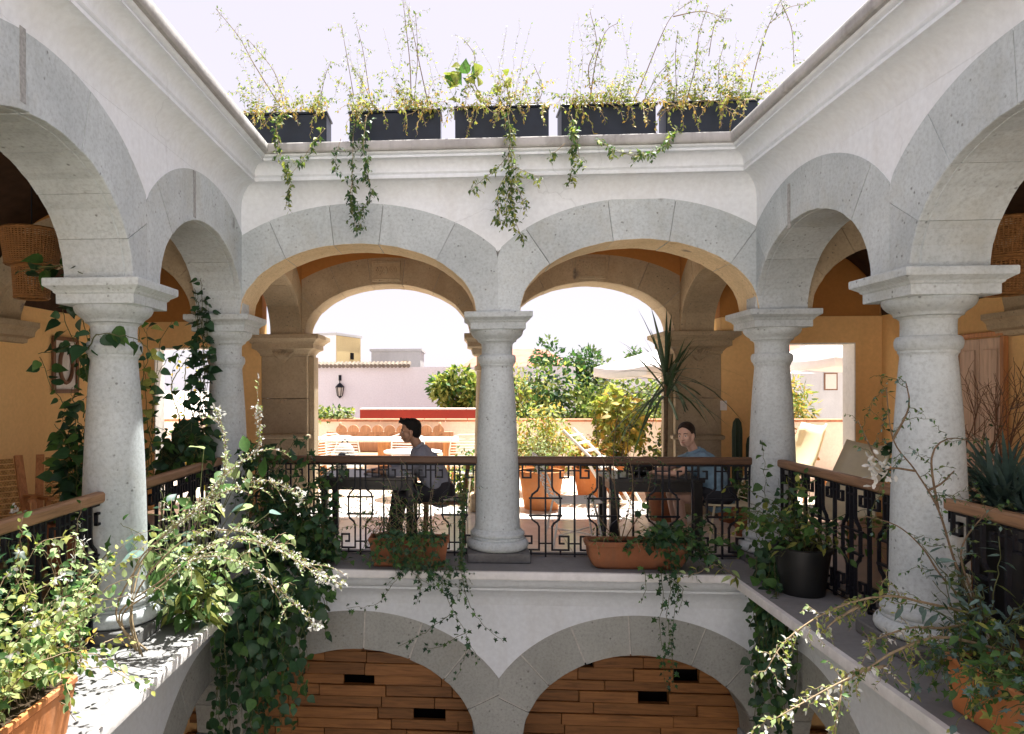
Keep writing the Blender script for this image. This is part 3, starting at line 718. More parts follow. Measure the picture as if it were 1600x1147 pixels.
# ------------------------------------------------------------------ wrought iron railings
ZR0, ZR1 = 0.03, 0.875
def zc(y): return ZR1 + .07 - (y - 345) * (.925 / 690)
def uc_(x): return (x - 230) / 4.41 * (6.79 / 1118)
def scroll_pts(sgn):
    A = [(120, 445), (140, 445), (140, 495), (90, 495), (90, 395), (190, 395), (190, 560), (180, 585), (150, 612), (140, 640), (140, 765), (150, 790), (180, 815), (190, 838), (190, 1000), (90, 1000), (90, 905), (145, 905), (145, 955), (120, 955)]
    return [Vector((sgn * uc_(x), 0, zc(y))) for x, y in A]
def panel_meshes():
    W, D = .0150, .022
    sc = []
    for s in (1, -1):
        m = MB(); P = scroll_pts(s)
        for a, b in zip(P, P[1:]):
            d = (b - a).normalized() * (W * .5); m.bar(a - d, b + d, D, W, up=(0, 1, 0)) if False else m.bar(a - d, b + d, W, D, up=(0, 1, 0))
        for ya, yb in ((372, 395), (1000, 1035)): m.bar((s * uc_(140), 0, zc(ya)), (s * uc_(140), 0, zc(yb)), W, D, up=(0, 1, 0))
        sc.append(m.mesh('scroll', M['iron']))
    tie = [MB().bar((uc_(128), -.003, zc(y)), (uc_(332), -.003, zc(y)), W, .026, up=(0, 1, 0)).mesh('tie_bar', M['iron']) for y in (638, 760)]
    for y in (445, 955):
        for xa, xb in ((190, 270), (54, 92), (368, 406)): tie.append(MB().bar((uc_(xa), 0, zc(y)), (uc_(xb), 0, zc(y)), W * .8, D * .8, up=(0, 1, 0)).mesh('link_bar', M['iron']))
    bar = MB().bar((0, 0, 0.002), (0, 0, ZR1), .015, .026, up=(0, 1, 0)).mesh('upright', M['iron'])
    return sc, tie, bar
SC, TIE, BAR = panel_meshes()
def railing(label, p, q, mat, first_centre=None):
    p, q = Vector(p), Vector(q); L_ = (q - p).length; rz = math.atan2(q.y - p.y, q.x - p.x)
    r = thing('iron_railing', label, 'railing', p, rz, 'black iron railings with wooden handrails')
    m = MB(); m.bbox(0, L_, -.035, .035, ZR1, ZR1 + .068, .012); m.build('handrail', mat, r)
    m = MB(); m.bar((0, 0, ZR1 - .004), (L_, 0, ZR1 - .004), .03, .008, up=(0, 1, 0)); m.bar((0, 0, ZR0), (L_, 0, ZR0), .012, .024, up=(0, 1, 0)); m.build('flat_rail', M['iron'], r)
    n = max(1, int(round(L_ / .486))); st = L_ / n
    for i in range(n):
        T = Matrix.Translation((st * (i + .5), 0, 0))
        S = Matrix.Diagonal((st / .486, 1, 1, 1))
        [link('scroll', sm_, r, T @ S) for sm_ in SC]; [link(tm.name.split('.')[0], tm, r, T @ S) for tm in TIE]; link('upright', BAR, r, T)
        if i: link('upright', BAR, r, Matrix.Translation((st * i, 0, 0)))
    for x in (.02, L_ - .02): link('upright', BAR, r, Matrix.Translation((x, 0, 0)))
    return r
railing('iron railing on the back balcony in front of the seated man', (XL + .18, YB, 0), (XC - .18, YB, 0), M['rail'])
railing('iron railing on the back balcony in front of the seated woman', (XC + .18, YB, 0), (XR - .18, YB, 0), M['rail'])
railing('iron railing on the left gallery between the large left column and the corner column', (XL, YN + .17, 0), (XL, YB - .18, 0), M['rail_y'])
railing('iron railing at the left edge behind the sunlit bush', (XL, YN - YP + .17, 0), (XL, YN - .12, 0), M['rail_y'])
railing('iron railing on the right gallery behind the black plant pot', (XR, YN + .17, 0), (XR, YB - .18, 0), M['rail_y'])
railing('iron railing at the right edge beside the blue-green spiky plant', (XR, YN - YP + .17, 0), (XR, YN - .17, 0), M['rail_y'])
# ------------------------------------------------------------------ terrace: walls, neighbours
def simple_wall(name, label, cat, x0, x1, y0, y1, z0, z1, mat, cope=None, ch=.05, co=.04):
    w = thing(name, label, cat, ((x0 + x1) / 2, y0, z0))
    T = Matrix.Translation((-(x0 + x1) / 2, -y0, -z0))
    m = MB(); m.box(x0, x1, y0, y1, z0, z1); m.build('wall_face', mat, w, mw=T)
    if cope:
        n = max(1, int((x1 - x0) / .4)); st = (x1 - x0) / n
        me = MB().bbox(.004, st - .004, -co, (y1 - y0) + co, 0, ch, .006).mesh('coping_tile', cope)
        for i in range(n): link('coping_tile', me, w, Matrix.Translation((x0 + i * st - (x0 + x1)/2, 0, z1 - z0 + .002)))
    return w
simple_wall('parapet_wall', 'low cream terrace wall with brick coping across the far side of the terrace', 'wall', -8, 8.5, 13.25, 13.5, -.2, .955, M['terrwall'], M['brick'], .045)
simple_wall('red_wall', 'dark red wall strip rising just behind the terrace wall', 'wall', -2.15, .9, 14.6, 14.9, -3, 1.13, M['red'], M['terrwall'], .03, .02)
nw = simple_wall('neighbour_wall', 'big pale pinkish blank wall beyond the red wall, with a lantern on it', 'wall', -6.5, 2.9, 19.0, 19.4, -3, 2.13, M['pinkwall'])
rt = thing('tile_ridge', 'row of old grey-brown roof tiles on top of the pale wall', 'roof tiles', (-2.3, 19.1, 2.13))
me_t = MB(); me_t.tube([(0, .25, .12), (0, -.22, .03)], .055, 10); met = me_t.mesh('roof_tile', M['ridge'], auto=50)
for i in range(27): link('roof_tile', met, rt, Matrix.Translation((-2.0 + i * .108, 0, 0)) @ Matrix.Rotation(rng.uniform(-.05, .05), 4, 'Z'))
# boxes on the roofs behind
def roof_box(label, x0, x1, y0, y1, z0, z1, mat, side=None, rz=0):
    b = thing('rooftop_house', label, 'rooftop house', ((x0 + x1)/2, (y0 + y1)/2, z0), rz)
    hx, hy = (x1 - x0)/2, (y1 - y0)/2
    m = MB(); m.box(-hx, hx, -hy, hy, 0, z1 - z0); m.build('wall', mat, b)
    m = MB(); m.box(-hx - .06, hx + .06, -hy - .06, hy + .06, z1 - z0 + .002, z1 - z0 + .09); m.build('roof_slab', M['concrete'], b)
    if side:
        m = MB(); m.box(hx + .003, hx + .02, -hy + .01, hy - .01, .01, z1 - z0 - .01); m.build('side_wall', side, b)
        m = MB(); m.box(hx + .022, hx + .05, hy * .1, hy * .35, z1 - z0 - .85, z1 - z0 - .6); m.build('window', M['void'], b)
    return b
rbx = roof_box('pale stair tower with a sunlit yellow side on a far roof at the left', -5.50, -4.35, 26.0, 28.0, 0, 3.50, M['pinkwall'], M['yellowwall'])
rbx.rotation_euler = (0, 0, R(-18))
b2 = roof_box('low grey rooftop house with a small door on a far roof', -3.6, -1.7, 27.5, 30, 0, 2.98, M['concrete'])
m = MB(); m.box(.25, .45, -1.29, -1.262, 2.0, 2.6); m.build('door', M['yellowwall'], b2)
def house(label, x0, x1, y0, z1, roofz, wallm, roofm, nwin):
    h = thing('neighbour_house', label, 'house', ((x0 + x1)/2, y0, -3)); hx = (x1 - x0)/2
    m = MB(); m.box(-hx, hx, 0, 5, 0, z1 + 3); m.build('wall', wallm, h)
    m = MB(); m.add([(-hx - .3, -.3, z1 + 3.003), (hx + .3, -.3, z1 + 3.003), (hx + .3, 5.3, z1 + 3.003), (-hx - .3, 5.3, z1 + 3.003), (-hx * .6, 2.5, roofz + 3), (hx * .6, 2.5, roofz + 3)], [(0,1,5,4), (1,2,5), (2,3,4,5), (3,0,4), (3,2,1,0)])
    m.build('roof', roofm, h)
    for i in range(nwin):
        x = -hx + (i + .7) * 2 * hx / (nwin + .4)
        m = MB(); m.box(x - .3, x + .3, -.03, -.003, z1 + 3 - 1.2, z1 + 3 - .4); w_ = m.build('window', M['wood_dk'], h)
        m = MB(); m.box(x - .24, x + .24, -.04, -.033, z1 + 3 - 1.14, z1 + 3 - .46); m.build('pane', M['glass'], w_)
house('house with a low red tiled roof beyond the pale wall at the middle', .0, 4.6, 31, 2.35, 3.35, M['pinkwall'], M['roofred'], 3)
house('pale house front with a red awning beyond the terrace at the right', 4.2, 9.5, 21, 1.95, 2.25, M['pinkwall'], M['concrete'], 3)
house('grey house far behind the right doorway', 10, 18, 34, 2.6, 3.6, M['concrete'], M['roofred'], 4)
# wall lantern
la = at(531, 608, 18.95)
wl = thing('wall_lantern', 'black and white glass lantern on a bracket on the pale wall', 'lantern', la)
m = MB(); m.lathe([(.03, .28), (.10, .22), (.19, .12), (.20, .09)], n=6); m.build('cap', M['iron'], wl)
m = MB(); m.lathe([(.165, .085), (.10, -.28)], n=6); m.build('glass', M['glass'], wl)
for k in range(6):
    th = k * math.pi / 3; m = MB(); m.bar((.172 * math.cos(th), .172 * math.sin(th), .09), (.105 * math.cos(th), .105 * math.sin(th), -.29), .03); m.build('cage_bar', M['iron'], wl)
m = MB(); m.lathe([(.10, -.283), (.06, -.34), (.01, -.38)], n=6); m.build('base', M['iron'], wl)
m = MB(); m.tube([(0, .05, .5), (0, -.04, .52), (0, -.03, .44), (0, 0, .27)], .022, 6); m.box(-.06, .06, .03, .047, .38, .62); m.build('bracket', M['iron'], wl); wl.scale = (.62, .62, .62)

# umbrellas
def umbrella(label, x, y, half, zrim, ztop, rz=0):
    u = thing('patio_umbrella', label, 'umbrella', (x, y, 0), rz, 'white patio umbrellas on the terrace')
    n = 8
    for k in range(n):
        m = MB(); V = []; nr, nc = 6, 4
        for i in range(nr + 1):
            f = i / nr
            for j in range(nc + 1):
                th = 2 * math.pi * (k + j / nc) / n; c = math.cos(math.pi / n) / math.cos(2 * math.pi * (j / nc - .5) / n)
                z = ztop - (ztop - zrim) * (f ** 1.15) + .05 * math.sin(math.pi * j / nc) * -f
                V.append((half * f * c * math.cos(th), half * f * c * math.sin(th), z))
        for j in range(nc + 1):
            q = V[nr * (nc + 1) + j]; V.append((q[0], q[1], q[2] - .13))
        m.add(V, [(i*(nc+1) + j, i*(nc+1) + j + 1, (i+1)*(nc+1) + j + 1, (i+1)*(nc+1) + j) for i in range(nr + 1) for j in range(nc)])
        me = m.mesh('canopy_panel', M['canvas'], smooth=True); link('canopy_panel', me, u)
        th = 2 * math.pi * k / n
        m = MB(); m.bar((0, 0, ztop - .05), (half * .98 * math.cos(th), half * .98 * math.sin(th), zrim - .03), .018); m.build('rib', M['wood_dk'], u)
    m = MB(); m.tube([(0, 0, .1), (0, 0, ztop + .08)], .024, 8); m.build('pole', M['wood_dk'], u)
    m = MB(); m.lathe([(.28, 0.002), (.28, .06), (.06, .10), (.05, .25)], n=16); m.build('base', M['concrete'], u)
umbrella('large white patio umbrella behind the palm-like plant', 3.45, 11.9, 1.42, 1.90, 2.26, .2)
umbrella('white patio umbrella seen through the right doorway', 6.35, 12.0, 1.5, 2.02, 2.5, .1)

# ------------------------------------------------------------------ furniture
def wire_chair(label, x, y, rz, mat=None, group='pale wire chairs on the terrace', name='wire_chair'):
    """low wire chair: rod legs, seat grid, ribbed leaning back; it faces +x"""
    mat = mat or M['white_wire']
    c = thing(name, label, 'chair', (x, y, 0), rz, group)
    r = .011
    for sx, sy in ((1, 1), (1, -1), (-1, 1), (-1, -1)):
        m = MB(); m.tube([(sx * .17, sy * .20, .43), (sx * .25, sy * .25, .0)], r, 6); m.build('leg', mat, c)
    m = MB(); m.tube([(.24, -.22, .435), (.25, .22, .435), (-.2, .23, .425), (-.2, -.23, .425), (.24, -.22, .435)], r, 6); m.build('seat_frame', mat, c)
    for i in range(9):
        yy = -.2 + i * .05; m = MB(); m.tube([(.24, yy, .438), (.05, yy, .425), (-.2, yy, .43)], .006, 5); m.build('seat_rod', mat, c)
    m = MB(); m.tube([(-.2, -.235, .43), (-.29, -.25, .66), (-.38, -.235, .86), (-.40, -.12, .90), (-.40, .12, .90), (-.38, .235, .86), (-.29, .25, .66), (-.2, .235, .43)], r, 6); m.build('back_frame', mat, c)
    for i in range(10):
        f = (i + .7) / 10.4; xx, zz = -.2 - .18 * f - .02 * math.sin(f * 3), .43 + .43 * f
        m = MB(); m.tube([(xx, -.238, zz), (xx - .035, 0, zz), (xx, .238, zz)], .006, 5); m.build('back_rod', mat, c)
    m = MB(); m.tube([(.22, -.235, .1), (-.22, .235, .1)], .007, 5); m.tube([(.22, .235, .1), (-.22, -.235, .1)], .007, 5); m.build('brace', mat, c)
    return c
def table(label, x, y, w, d, h, mat, name='table', rz=0, group=None, apron=.07, leg=.05):
    t = thing(name, label, 'table', (x, y, 0), rz, group)
    m = MB(); m.bbox(-w/2, w/2, -d/2, d/2, h - .035, h, .006); m.build('tabletop', mat, t)
    m = MB(); a = leg * .7
    m.box(-w/2 + .05, w/2 - .05, -d/2 + .05, -d/2 + .07, h - .035 - apron, h - .037); m.box(-w/2 + .05, w/2 - .05, d/2 - .07, d/2 - .05, h - .035 - apron, h - .037)
    m.box(-w/2 + .05, -w/2 + .07, -d/2 + .071, d/2 - .071, h - .035 - apron, h - .037); m.box(w/2 - .07, w/2 - .05, -d/2 + .071, d/2 - .071, h - .035 - apron, h - .037); m.build('apron', mat, t)
    for sx in (-1, 1):
        for sy in (-1, 1):
            X, Y = sx * (w/2 - .06), sy * (d/2 - .06)
            m = MB(); m.sqlathe([(leg/2, .001), (leg/2 * .8, .05), (leg/2, .1), (leg/2, h - .037)], (X, Y, 0)); m.build('leg', mat, t)
    return t
table('black wooden table on the left of the balcony, in front of the seated man', -.98, 7.45, .98, .72, .70, M['black_wood'], 'dining_table', leg=.07, apron=.10)
table('black wooden table on the right of the balcony, in front of the seated woman', 1.86, 7.45, .92, .72, .70, M['black_wood'], 'dining_table', leg=.08, apron=.10)
wire_chair('white wire chair with the woman seated on it', 2.62, 7.42, math.pi, M['cream_wire'], None)
wire_chair('empty white wire chair at the woman\'s table, left of it', 1.12, 7.5, .05, M['white_wire'], None)
# man's chair with a cushion
mc = thing('wooden_chair', 'dark wooden chair with a grey cushion that the man sits on', 'chair', (-.21, 7.45, 0), math.pi)
for sx, sy, h in ((.19, .19, .42), (.19, -.19, .42), (-.19, .19, .84), (-.19, -.19, .84)):
    m = MB(); m.tube([(sx * 1.06, sy * 1.05, 0.001), (sx, sy, .42)] + ([(sx - .06, sy, h)] if h > .5 else []), .02, 6); m.build('leg', M['wood_dk'], mc)
m = MB(); m.bbox(-.21, .22, -.21, .21, .405, .43, .008); m.build('seat', M['wood_dk'], mc)
for z, dx in ((.56, -.215), (.66, -.228), (.76, -.24), (.83, -.25)):
    m = MB(); m.bbox(dx - .012, dx + .012, -.2, .2, z - .03, z + .03, .004); m.build('back_slat', M['wood_dk'], mc)
m = MB(); m.ball((0, 0, .455), (.215, .21, .035), 16, 8); m.build('cushion', M['cushion'], mc, smooth=True)

# things on the tables
def cup(label, x, y, z, name, prof, mat, extra=None, cat='cup'):
    c = thing(name, label, cat, (x, y, z + .001))
    m = MB(); m.lathe(prof, n=20); m.build('body', mat, c, smooth=True)
    if extra: extra(c)
    return c
def mughandle(c):
    m = MB(); m.tube([(.04, 0, .08), (.07, 0, .075), (.07, 0, .035), (.04, 0, .025)], .006, 6); m.build('handle', M['white_wire'], c)
cup('small red-brown cup on the man\'s table', -.83, 7.3, .70, 'coffee_cup', [(.03, 0), (.042, .01), (.044, .085), (.039, .085), (.036, .02)], M['terracotta_old'], mughandle)
mg = thing('glass_jar', 'pale glass jar standing on the left end of the man\'s table', 'jar', (-1.28, 7.4, .701))
m = MB(); m.lathe([(.04, 0), (.05, .01), (.05, .14), (.035, .16), (.035, .18)], n=18); m.build('jar_body', M['glass'], mg, smooth=True)
m = MB(); m.lathe([(.038, .181), (.038, .20)], n=18); m.build('lid', M['iron'], mg)
hb_ = thing('handbag', 'dark slouchy bag lying on the woman\'s table', 'bag', (1.78, 7.42, .70))
m = MB(); m.ball((0, 0, .055), (.17, .10, .055), 16, 8); m.build('bag_body', M['hair'], hb_, smooth=True)
m = MB(); m.tube([(-.12, 0, .07), (-.06, -.03, .125), (.06, -.03, .12), (.13, 0, .07)], .008, 6); m.build('strap', M['hair'], hb_)
pl = thing('paper_menu', 'white folded menu standing on the man\'s table', 'menu', (-.62, 7.2, .701), .4)
m = MB(); m.add([(-.09, 0, 0), (.09, 0, 0), (.09, .04, .003), (-.09, .04, .003), (-.09, .02, .0), (.09, .02, .0)], []); m.box(-.10, .10, -.07, .07, 0, .004); m.build('sheet', M['canvas'], pl)

t = NT('woven_rattan'); wv = t.n.new('ShaderNodeTexChecker'); wv.inputs['Scale'].default_value = 55; t.l(t.P(), wv.inputs[0])
cc = t.mix((0.52, 0.30, 0.10), (0.34, 0.17, 0.05), wv.outputs[1]); cc = t.mix(cc, t.ramp(t.noise(30, 3), [(0.3, .75), (.7, 1.2)]), 1, 'MULTIPLY'); t.bump(wv.outputs[1], .4, .004)
M['rattan'] = t.done(cc, .6, .3)
# woven lounge chairs in the left gallery
def woven_chair(label, x, y, rz):
    c = thing('woven_chair', label, 'chair', (x, y, 0), rz, 'woven wooden chairs in the left gallery')
    for s in (-1, 1):
        m = MB(); m.bar((.30, s * .27, .36), (-.28, s * .27, .34), .07, .035); m.bar((-.26, s * .27, .30), (-.52, s * .27, .93), .075, .035); m.build('side_rail', M['wood_or'], c)
        m = MB(); m.bar((.28, s * .27, .0), (.28, s * .27, .58), .05, .04); m.build('leg', M['wood_or'], c)
        m = MB(); m.bar((-.26, s * .27, .35), (-.42, s * .27, .0), .05, .04); m.build('leg', M['wood_or'], c)
        m = MB(); m.bar((.32, s * .29, .59), (-.36, s * .29, .55), .06, .025); m.build('armrest', M['wood_or'], c)
    # woven straps
    n = 11
    for i in range(n):
        f = (i + .5) / n; x_, z_ = -.26 - .26 * f, .34 + .57 * f
        m = MB(); V = []
        for j in range(13):
            yy = -.225 + .45 * j / 12; o = .007 * (1 if (i + j) % 2 else -1)
            d = Vector((-.26, 0, .57)).normalized() * .023; q = Vector((x_ + o, yy, z_))
            V += [q - d, q + d]
        m.add(V, [(2*j, 2*j + 2, 2*j + 3, 2*j + 1) for j in range(12)]); m.build('woven_strap', M['rattan'], c)
    for i in range(9):
        x_ = -.22 + .055 * i; m = MB(); m.box(x_ - .023, x_ + .023, -.25, .25, .345, .353); m.build('woven_strap', M['rattan'], c)
    return c
woven_chair('woven-back wooden chair behind the left handrail, seen beside the large left column', -3.75, 6.55, R(-62))
woven_chair('woven-back wooden chair cut off by the left picture edge', -4.18, 6.25, R(-40))

# armchairs seen through the right gallery
def armchair(label, x, y, rz):
    c = thing('lounge_chair', label, 'chair', (x, y, 0), rz, 'cream lounge chairs near the right doorway')
    m = MB(); V = []; nr, nc = 10, 8
    for i in range(nr + 1):
        f = i / nr
        for j in range(nc + 1):
            a = (j / nc - .5) * 2; w = .31 * (1 - .25 * f ** 2)
            xx = .30 - .62 * f - .06 * f * (1 - f); zz = .40 + (.03 if f < .4 else .03 + .62 * ((f - .4) / .6) ** 1.1)
            V.append((xx + .10 * abs(a) ** 2 * (f > .4) * f, a * w, zz + .05 * abs(a) ** 2))
    fs = [(i*(nc+1) + j, i*(nc+1) + j + 1, (i+1)*(nc+1) + j + 1, (i+1)*(nc+1) + j) for i in range(nr) for j in range(nc)]
    m.add(V, fs); o = m.build('shell', M['cream_wire'], c, smooth=True)
    sm = o.modifiers.new('thick', 'SOLIDIFY'); sm.thickness = .025
    for sx, sy in ((.22, .2), (.22, -.2), (-.2, .2), (-.2, -.2)):
        m = MB(); m.tube([(sx, sy, .41), (sx * 1.25, sy * 1.2, 0)], .014, 6); m.build('leg', M['wood_or'], c)
armchair('cream lounge chair beside the large right column inside the right gallery', 3.42, 6.62, R(200))
armchair('sunlit cream lounge chair just beyond the right doorway', 4.50, 9.95, R(195))

# long bench with scalloped back on the terrace, white tables and chairs
bn = thing('wooden_bench', 'long orange-brown wooden bench with a row of scalloped knobs along its back', 'bench', (-1.35, 12.6, 0))
m = MB(); m.bbox(-1.15, 1.15, -.35, .30, .38, .43, .01); m.build('seat', M['wood_bench'], bn)
m = MB(); m.bbox(-1.15, 1.15, .24, .30, .432, .80, .01); m.build('backrest', M['wood_bench'], bn)
for i in range(9):
    m = MB(); m.lathe([(.10, -.03), (.10, .03)], n=16); o = m.build('scallop', M['wood_bench'], bn, auto=40, mw=Matrix.Translation((-.88 + i * .22, .27, .815)) @ Matrix.Rotation(math.pi/2, 4, 'X'))
for sx in (-1.05, 1.05):
    m = MB(); m.bbox(sx - .05, sx + .05, -.33, .23, 0, .379, .006); m.build('end_panel', M['wood_bench'], bn)
    m = MB(); m.lathe([(.035, .0), (.045, .06), (.03, .12), (.012, .17)], (sx * .86, .27, .80), 12); m.build('finial', M['wood_bench'], bn, smooth=True)
bt = thing('serving_table', 'long pale wooden table standing in front of the scalloped bench', 'table', (-1.3, 11.7, 0))
m = MB(); m.bbox(-1.2, 1.2, -.35, .35, .72, .76, .008); m.build('tabletop', M['terrwall'], bt)
for sx in (-1.05, 0.0, 1.05):
    m = MB(); m.bbox(sx - .1, sx + .1, -.25, .25, 0, .718, .01); m.build('leg_panel', M['wood_or'], bt)
def round_table(label, x, y, h=.72, r=.42):
    t = thing('round_table', label, 'table', (x, y, 0), 0, 'white round tables on the terrace')
    m = MB(); m.lathe([(r, h - .03), (r, h - .004), (r - .01, h)], n=36); m.build('tabletop', M['canvas'], t, auto=40)
    m = MB(); m.lathe([(.22, .002), (.22, .02), (.03, .05), (.03, h - .031)], n=16); m.build('pedestal', M['white_wire'], t)
round_table('white round table at the left end of the terrace beside the stone pier', -3.05, 10.9)
round_table('white round table in front of the wire chairs, in the middle of the terrace', -.75, 10.3, .68)
round_table('white round table under the large umbrella', 3.35, 11.3, .74)
for i, (x, y, a, lb) in enumerate(((-2.35, 10.75, 2.7, 'leftmost wire chair on the terrace, by the white round table'), (-1.75, 10.6, 1.5, 'white wire chair with its back to us, left of the man'),
        (-.85, 11.0, 1.57, 'white wire chair with its back to us, behind the man'), (-.05, 10.9, 1.8, 'white wire chair on the terrace just right of the man'), (.12, 9.9, -2.6, 'low white wire chair near the middle column on the terrace'))):
    wire_chair(lb + '', x, y, a)
bag = thing('backpack', 'grey backpack left on the white wire chair at the left', 'bag', (-1.78, 10.55, .44))
m = MB(); m.ball((0, 0, .17), (.15, .11, .17), 14, 8); m.build('bag_body', M['concrete'], bag, smooth=True); m = MB(); m.ball((0, -.10, .12), (.10, .05, .09), 12, 8); m.build('pocket', M['iron'], bag, smooth=True)
m = MB(); m.tube([(-.05, 0, .33), (0, 0, .39), (.05, 0, .33)], .012, 6); m.build('handle', M['iron'], bag)
hs = thing('heater_stand', 'thin black T-shaped stand in front of the terrace wall', 'stand', (-3.05, 13.0, 0))
m = MB(); m.tube([(0, 0, .02), (0, 0, .96)], .02, 8); m.build('post', M['iron'], hs); m = MB(); m.bbox(-.17, .17, -.06, .06, .955, 1.0, .008); m.build('head', M['iron'], hs); m = MB(); m.lathe([(.15, .002), (.15, .02), (.02, .04)], n=16); m.build('base', M['iron'], hs)
dl = thing('deck_chair', 'white slatted folding chair leaning back among the orange pots', 'chair', (1.9, 9.95, 0), R(-25))
for s in (-1, 1):
    m = MB(); m.bar((.3, s * .24, .25), (-.5, s * .24, 1.0), .05, .03); m.build('side_rail', M['white_wire'], dl); m = MB(); m.bar((-.2, s * .21, .62), (.2, s * .21, 0), .04, .03); m.build('leg', M['white_wire'], dl); m = MB(); m.bar((.3, s * .24, .25), (.45, s * .24, 0), .04, .03); m.build('leg', M['white_wire'], dl)
for i in range(7):
    f = i / 6.5; m = MB(); m.bar((.25 - .7 * f, -.22, .32 + .655 * f), (.25 - .7 * f, .22, .32 + .655 * f), .10, .015); m.build('slat', M['white_wire'], dl)

# lamps of woven rattan
def lamp(label, x, y, z0, rz):
    l = thing('rattan_lamp', label, 'lamp', (x, y, z0), rz, 'two-tier rattan hanging lamps')
    def weave(r0, z0_, r1, z1_, nm, nr, nv):
        m = MB()
        for i in range(nr + 1):
            f = i / nr; r = r0 + (r1 - r0) * f; z = z0_ + (z1_ - z0_) * f
            m.tube([(r * math.cos(k * math.pi / 16), r * math.sin(k * math.pi / 16), z) for k in range(33)], .006 if 0 < i < nr else .012, 4, cap=False)
        o1 = m.build('ring', M['lamp'], l); o1.name = nm
        m = MB()
        for k in range(nv):
            a = 2 * math.pi * k / nv; m.bar((r0 * math.cos(a), r0 * math.sin(a), z0_), (r1 * math.cos(a), r1 * math.sin(a), z1_), .012, .004)
        m.build('upright_cane', M['lamp'], o1)
    weave(.125, .0, .14, .25, 'lower_shade', 14, 34)
    weave(.19, .265, .225, .53, 'upper_shade', 17, 52)
    m = MB(); m.lathe([(.14, .25), (.19, .262)], n=32, cap=False); m.build('joint_ring', M['lamp'], l)
    m = MB(); m.tube([(0, 0, .18), (0, 0, 3.42 - z0)], .006, 5); m.build('cord', M['iron'], l)
    m = MB(); m.ball((0, 0, .14), .04, 10, 8); m.build('bulb', M['glass'], l, smooth=True)
lamp('woven rattan lamp hanging under the nearest left arch', -3.45, 5.5, 2.32, 0)
lamp('woven rattan lamp hanging under the nearest right arch', 3.95, 5.53, 2.27, .1)

# mirror, shutter and switch
mi = thing('wall_mirror', 'dark square frame with an oval ring hung on the left ochre wall', 'mirror', (WALL_L + .004, 7.95, 1.86))
for a, b in (((0, -.25, -.30), (0, .25, -.30)), ((0, -.25, .30), (0, .25, .30)), ((0, -.24, -.3), (0, -.24, .3)), ((0, .24, -.3), (0, .24, .3))):
    m = MB(); m.bar(Vector(a) + Vector((.015, 0, 0)), Vector(b) + Vector((.015, 0, 0)), .045, .03, up=(1, 0, 0)); m.build('frame_bar', M['wood_dk'], mi)
m = MB(); m.box(.002, .008, -.22, .22, -.28, .28); m.build('panel', M['lip'], mi)
m = MB(); m.tube([(.02, .13 * math.cos(k * math.pi / 12), .2 * math.sin(k * math.pi / 12)) for k in range(25)], .025, 6); m.build('oval_ring', M['wood_dk'], mi, smooth=True)
sh = thing('wooden_shutter', 'brown wooden double shutter on the right ochre wall, behind the bare branches', 'shutter', (WALL_R - .004, 7.42, .05))
for y0, y1 in ((-.345, .345),):
    m = MB(); m.bbox(-.05, 0, y0, y0 + .05, 0, 2.02, .005); m.build('frame_side', M['wood_or'], sh); m = MB(); m.bbox(-.05, 0, y1 - .05, y1, 0, 2.02, .005); m.build('frame_side', M['wood_or'], sh); m = MB(); m.bbox(-.055, 0, y0, y1, 2.022, 2.07, .005); m.build('frame_head', M['wood_or'], sh)
for y0, y1 in ((-.292, -.003), (.003, .292)):
    m = MB(); m.bbox(-.03, -.002, y0, y1, .01, 2.01, .004); lf = m.build('shutter_leaf', M['shutter'], sh)
    for z0, z1 in ((.12, .9), (1.0, 1.9)):
        m = MB(); m.bbox(-.042, -.031, y0 + .05, y1 - .05, z0, z1, .006); m.build('panel', M['shutter'], lf)
sw = thing('light_switch', 'small white switch plate on the stone pier behind the woman', 'switch', at(1130, 636, YO0) + Vector((0, -.008, 0)))
m = MB(); m.bbox(-.04, .04, -.006, .006, -.06, .06, .002); m.build('plate', M['canvas'], sw); m = MB(); m.bbox(-.012, .012, -.012, -.0065, -.02, .02, .002); m.build('rocker', M['lip'], sw)

# ------------------------------------------------------------------ people
def voxel(m, size, mat, name, parent, smooth_it=6, folds=0.0):
    me = bpy.data.meshes.new(name); me.from_pydata(m.v, [], m.f); me.update()
    b = bmesh.new(); b.from_mesh(me); bmesh.ops.recalc_face_normals(b, faces=b.faces); b.to_mesh(me); b.free()
    o = link(name, me)
    r = o.modifiers.new('r', 'REMESH'); r.mode = 'VOXEL'; r.voxel_size = size
    s = o.modifiers.new('s', 'SMOOTH'); s.factor = .5; s.iterations = smooth_it
    dg = bpy.context.evaluated_depsgraph_get(); me2 = bpy.data.meshes.new_from_object(o.evaluated_get(dg))
    o.modifiers.clear(); o.data = me2; o.name = name; me2.name = name; bpy.data.meshes.remove(me)
    if folds:      # soft cloth creases
        n_ = len(me2.vertices); co = np.empty(n_ * 3, dtype=np.float32); no = np.empty(n_ * 3, dtype=np.float32)
        me2.vertices.foreach_get('co', co); me2.vertices.foreach_get('normal', no); co = co.reshape(-1, 3); no = no.reshape(-1, 3)
        d = np.array([noise.noise(Vector((p[0] * 9 + p[2] * 7, p[1] * 10, p[2] * 14 - p[0] * 8))) for p in co], dtype=np.float32)
        co += no * ((1 - np.abs(d) * 2.2)[:, None] * folds); me2.vertices.foreach_set('co', co.ravel()); me2.update()
    me2.materials.clear(); me2.materials.append(mat); me2.polygons.foreach_set('use_smooth', [True] * len(me2.polygons))
    o.parent = parent; return o
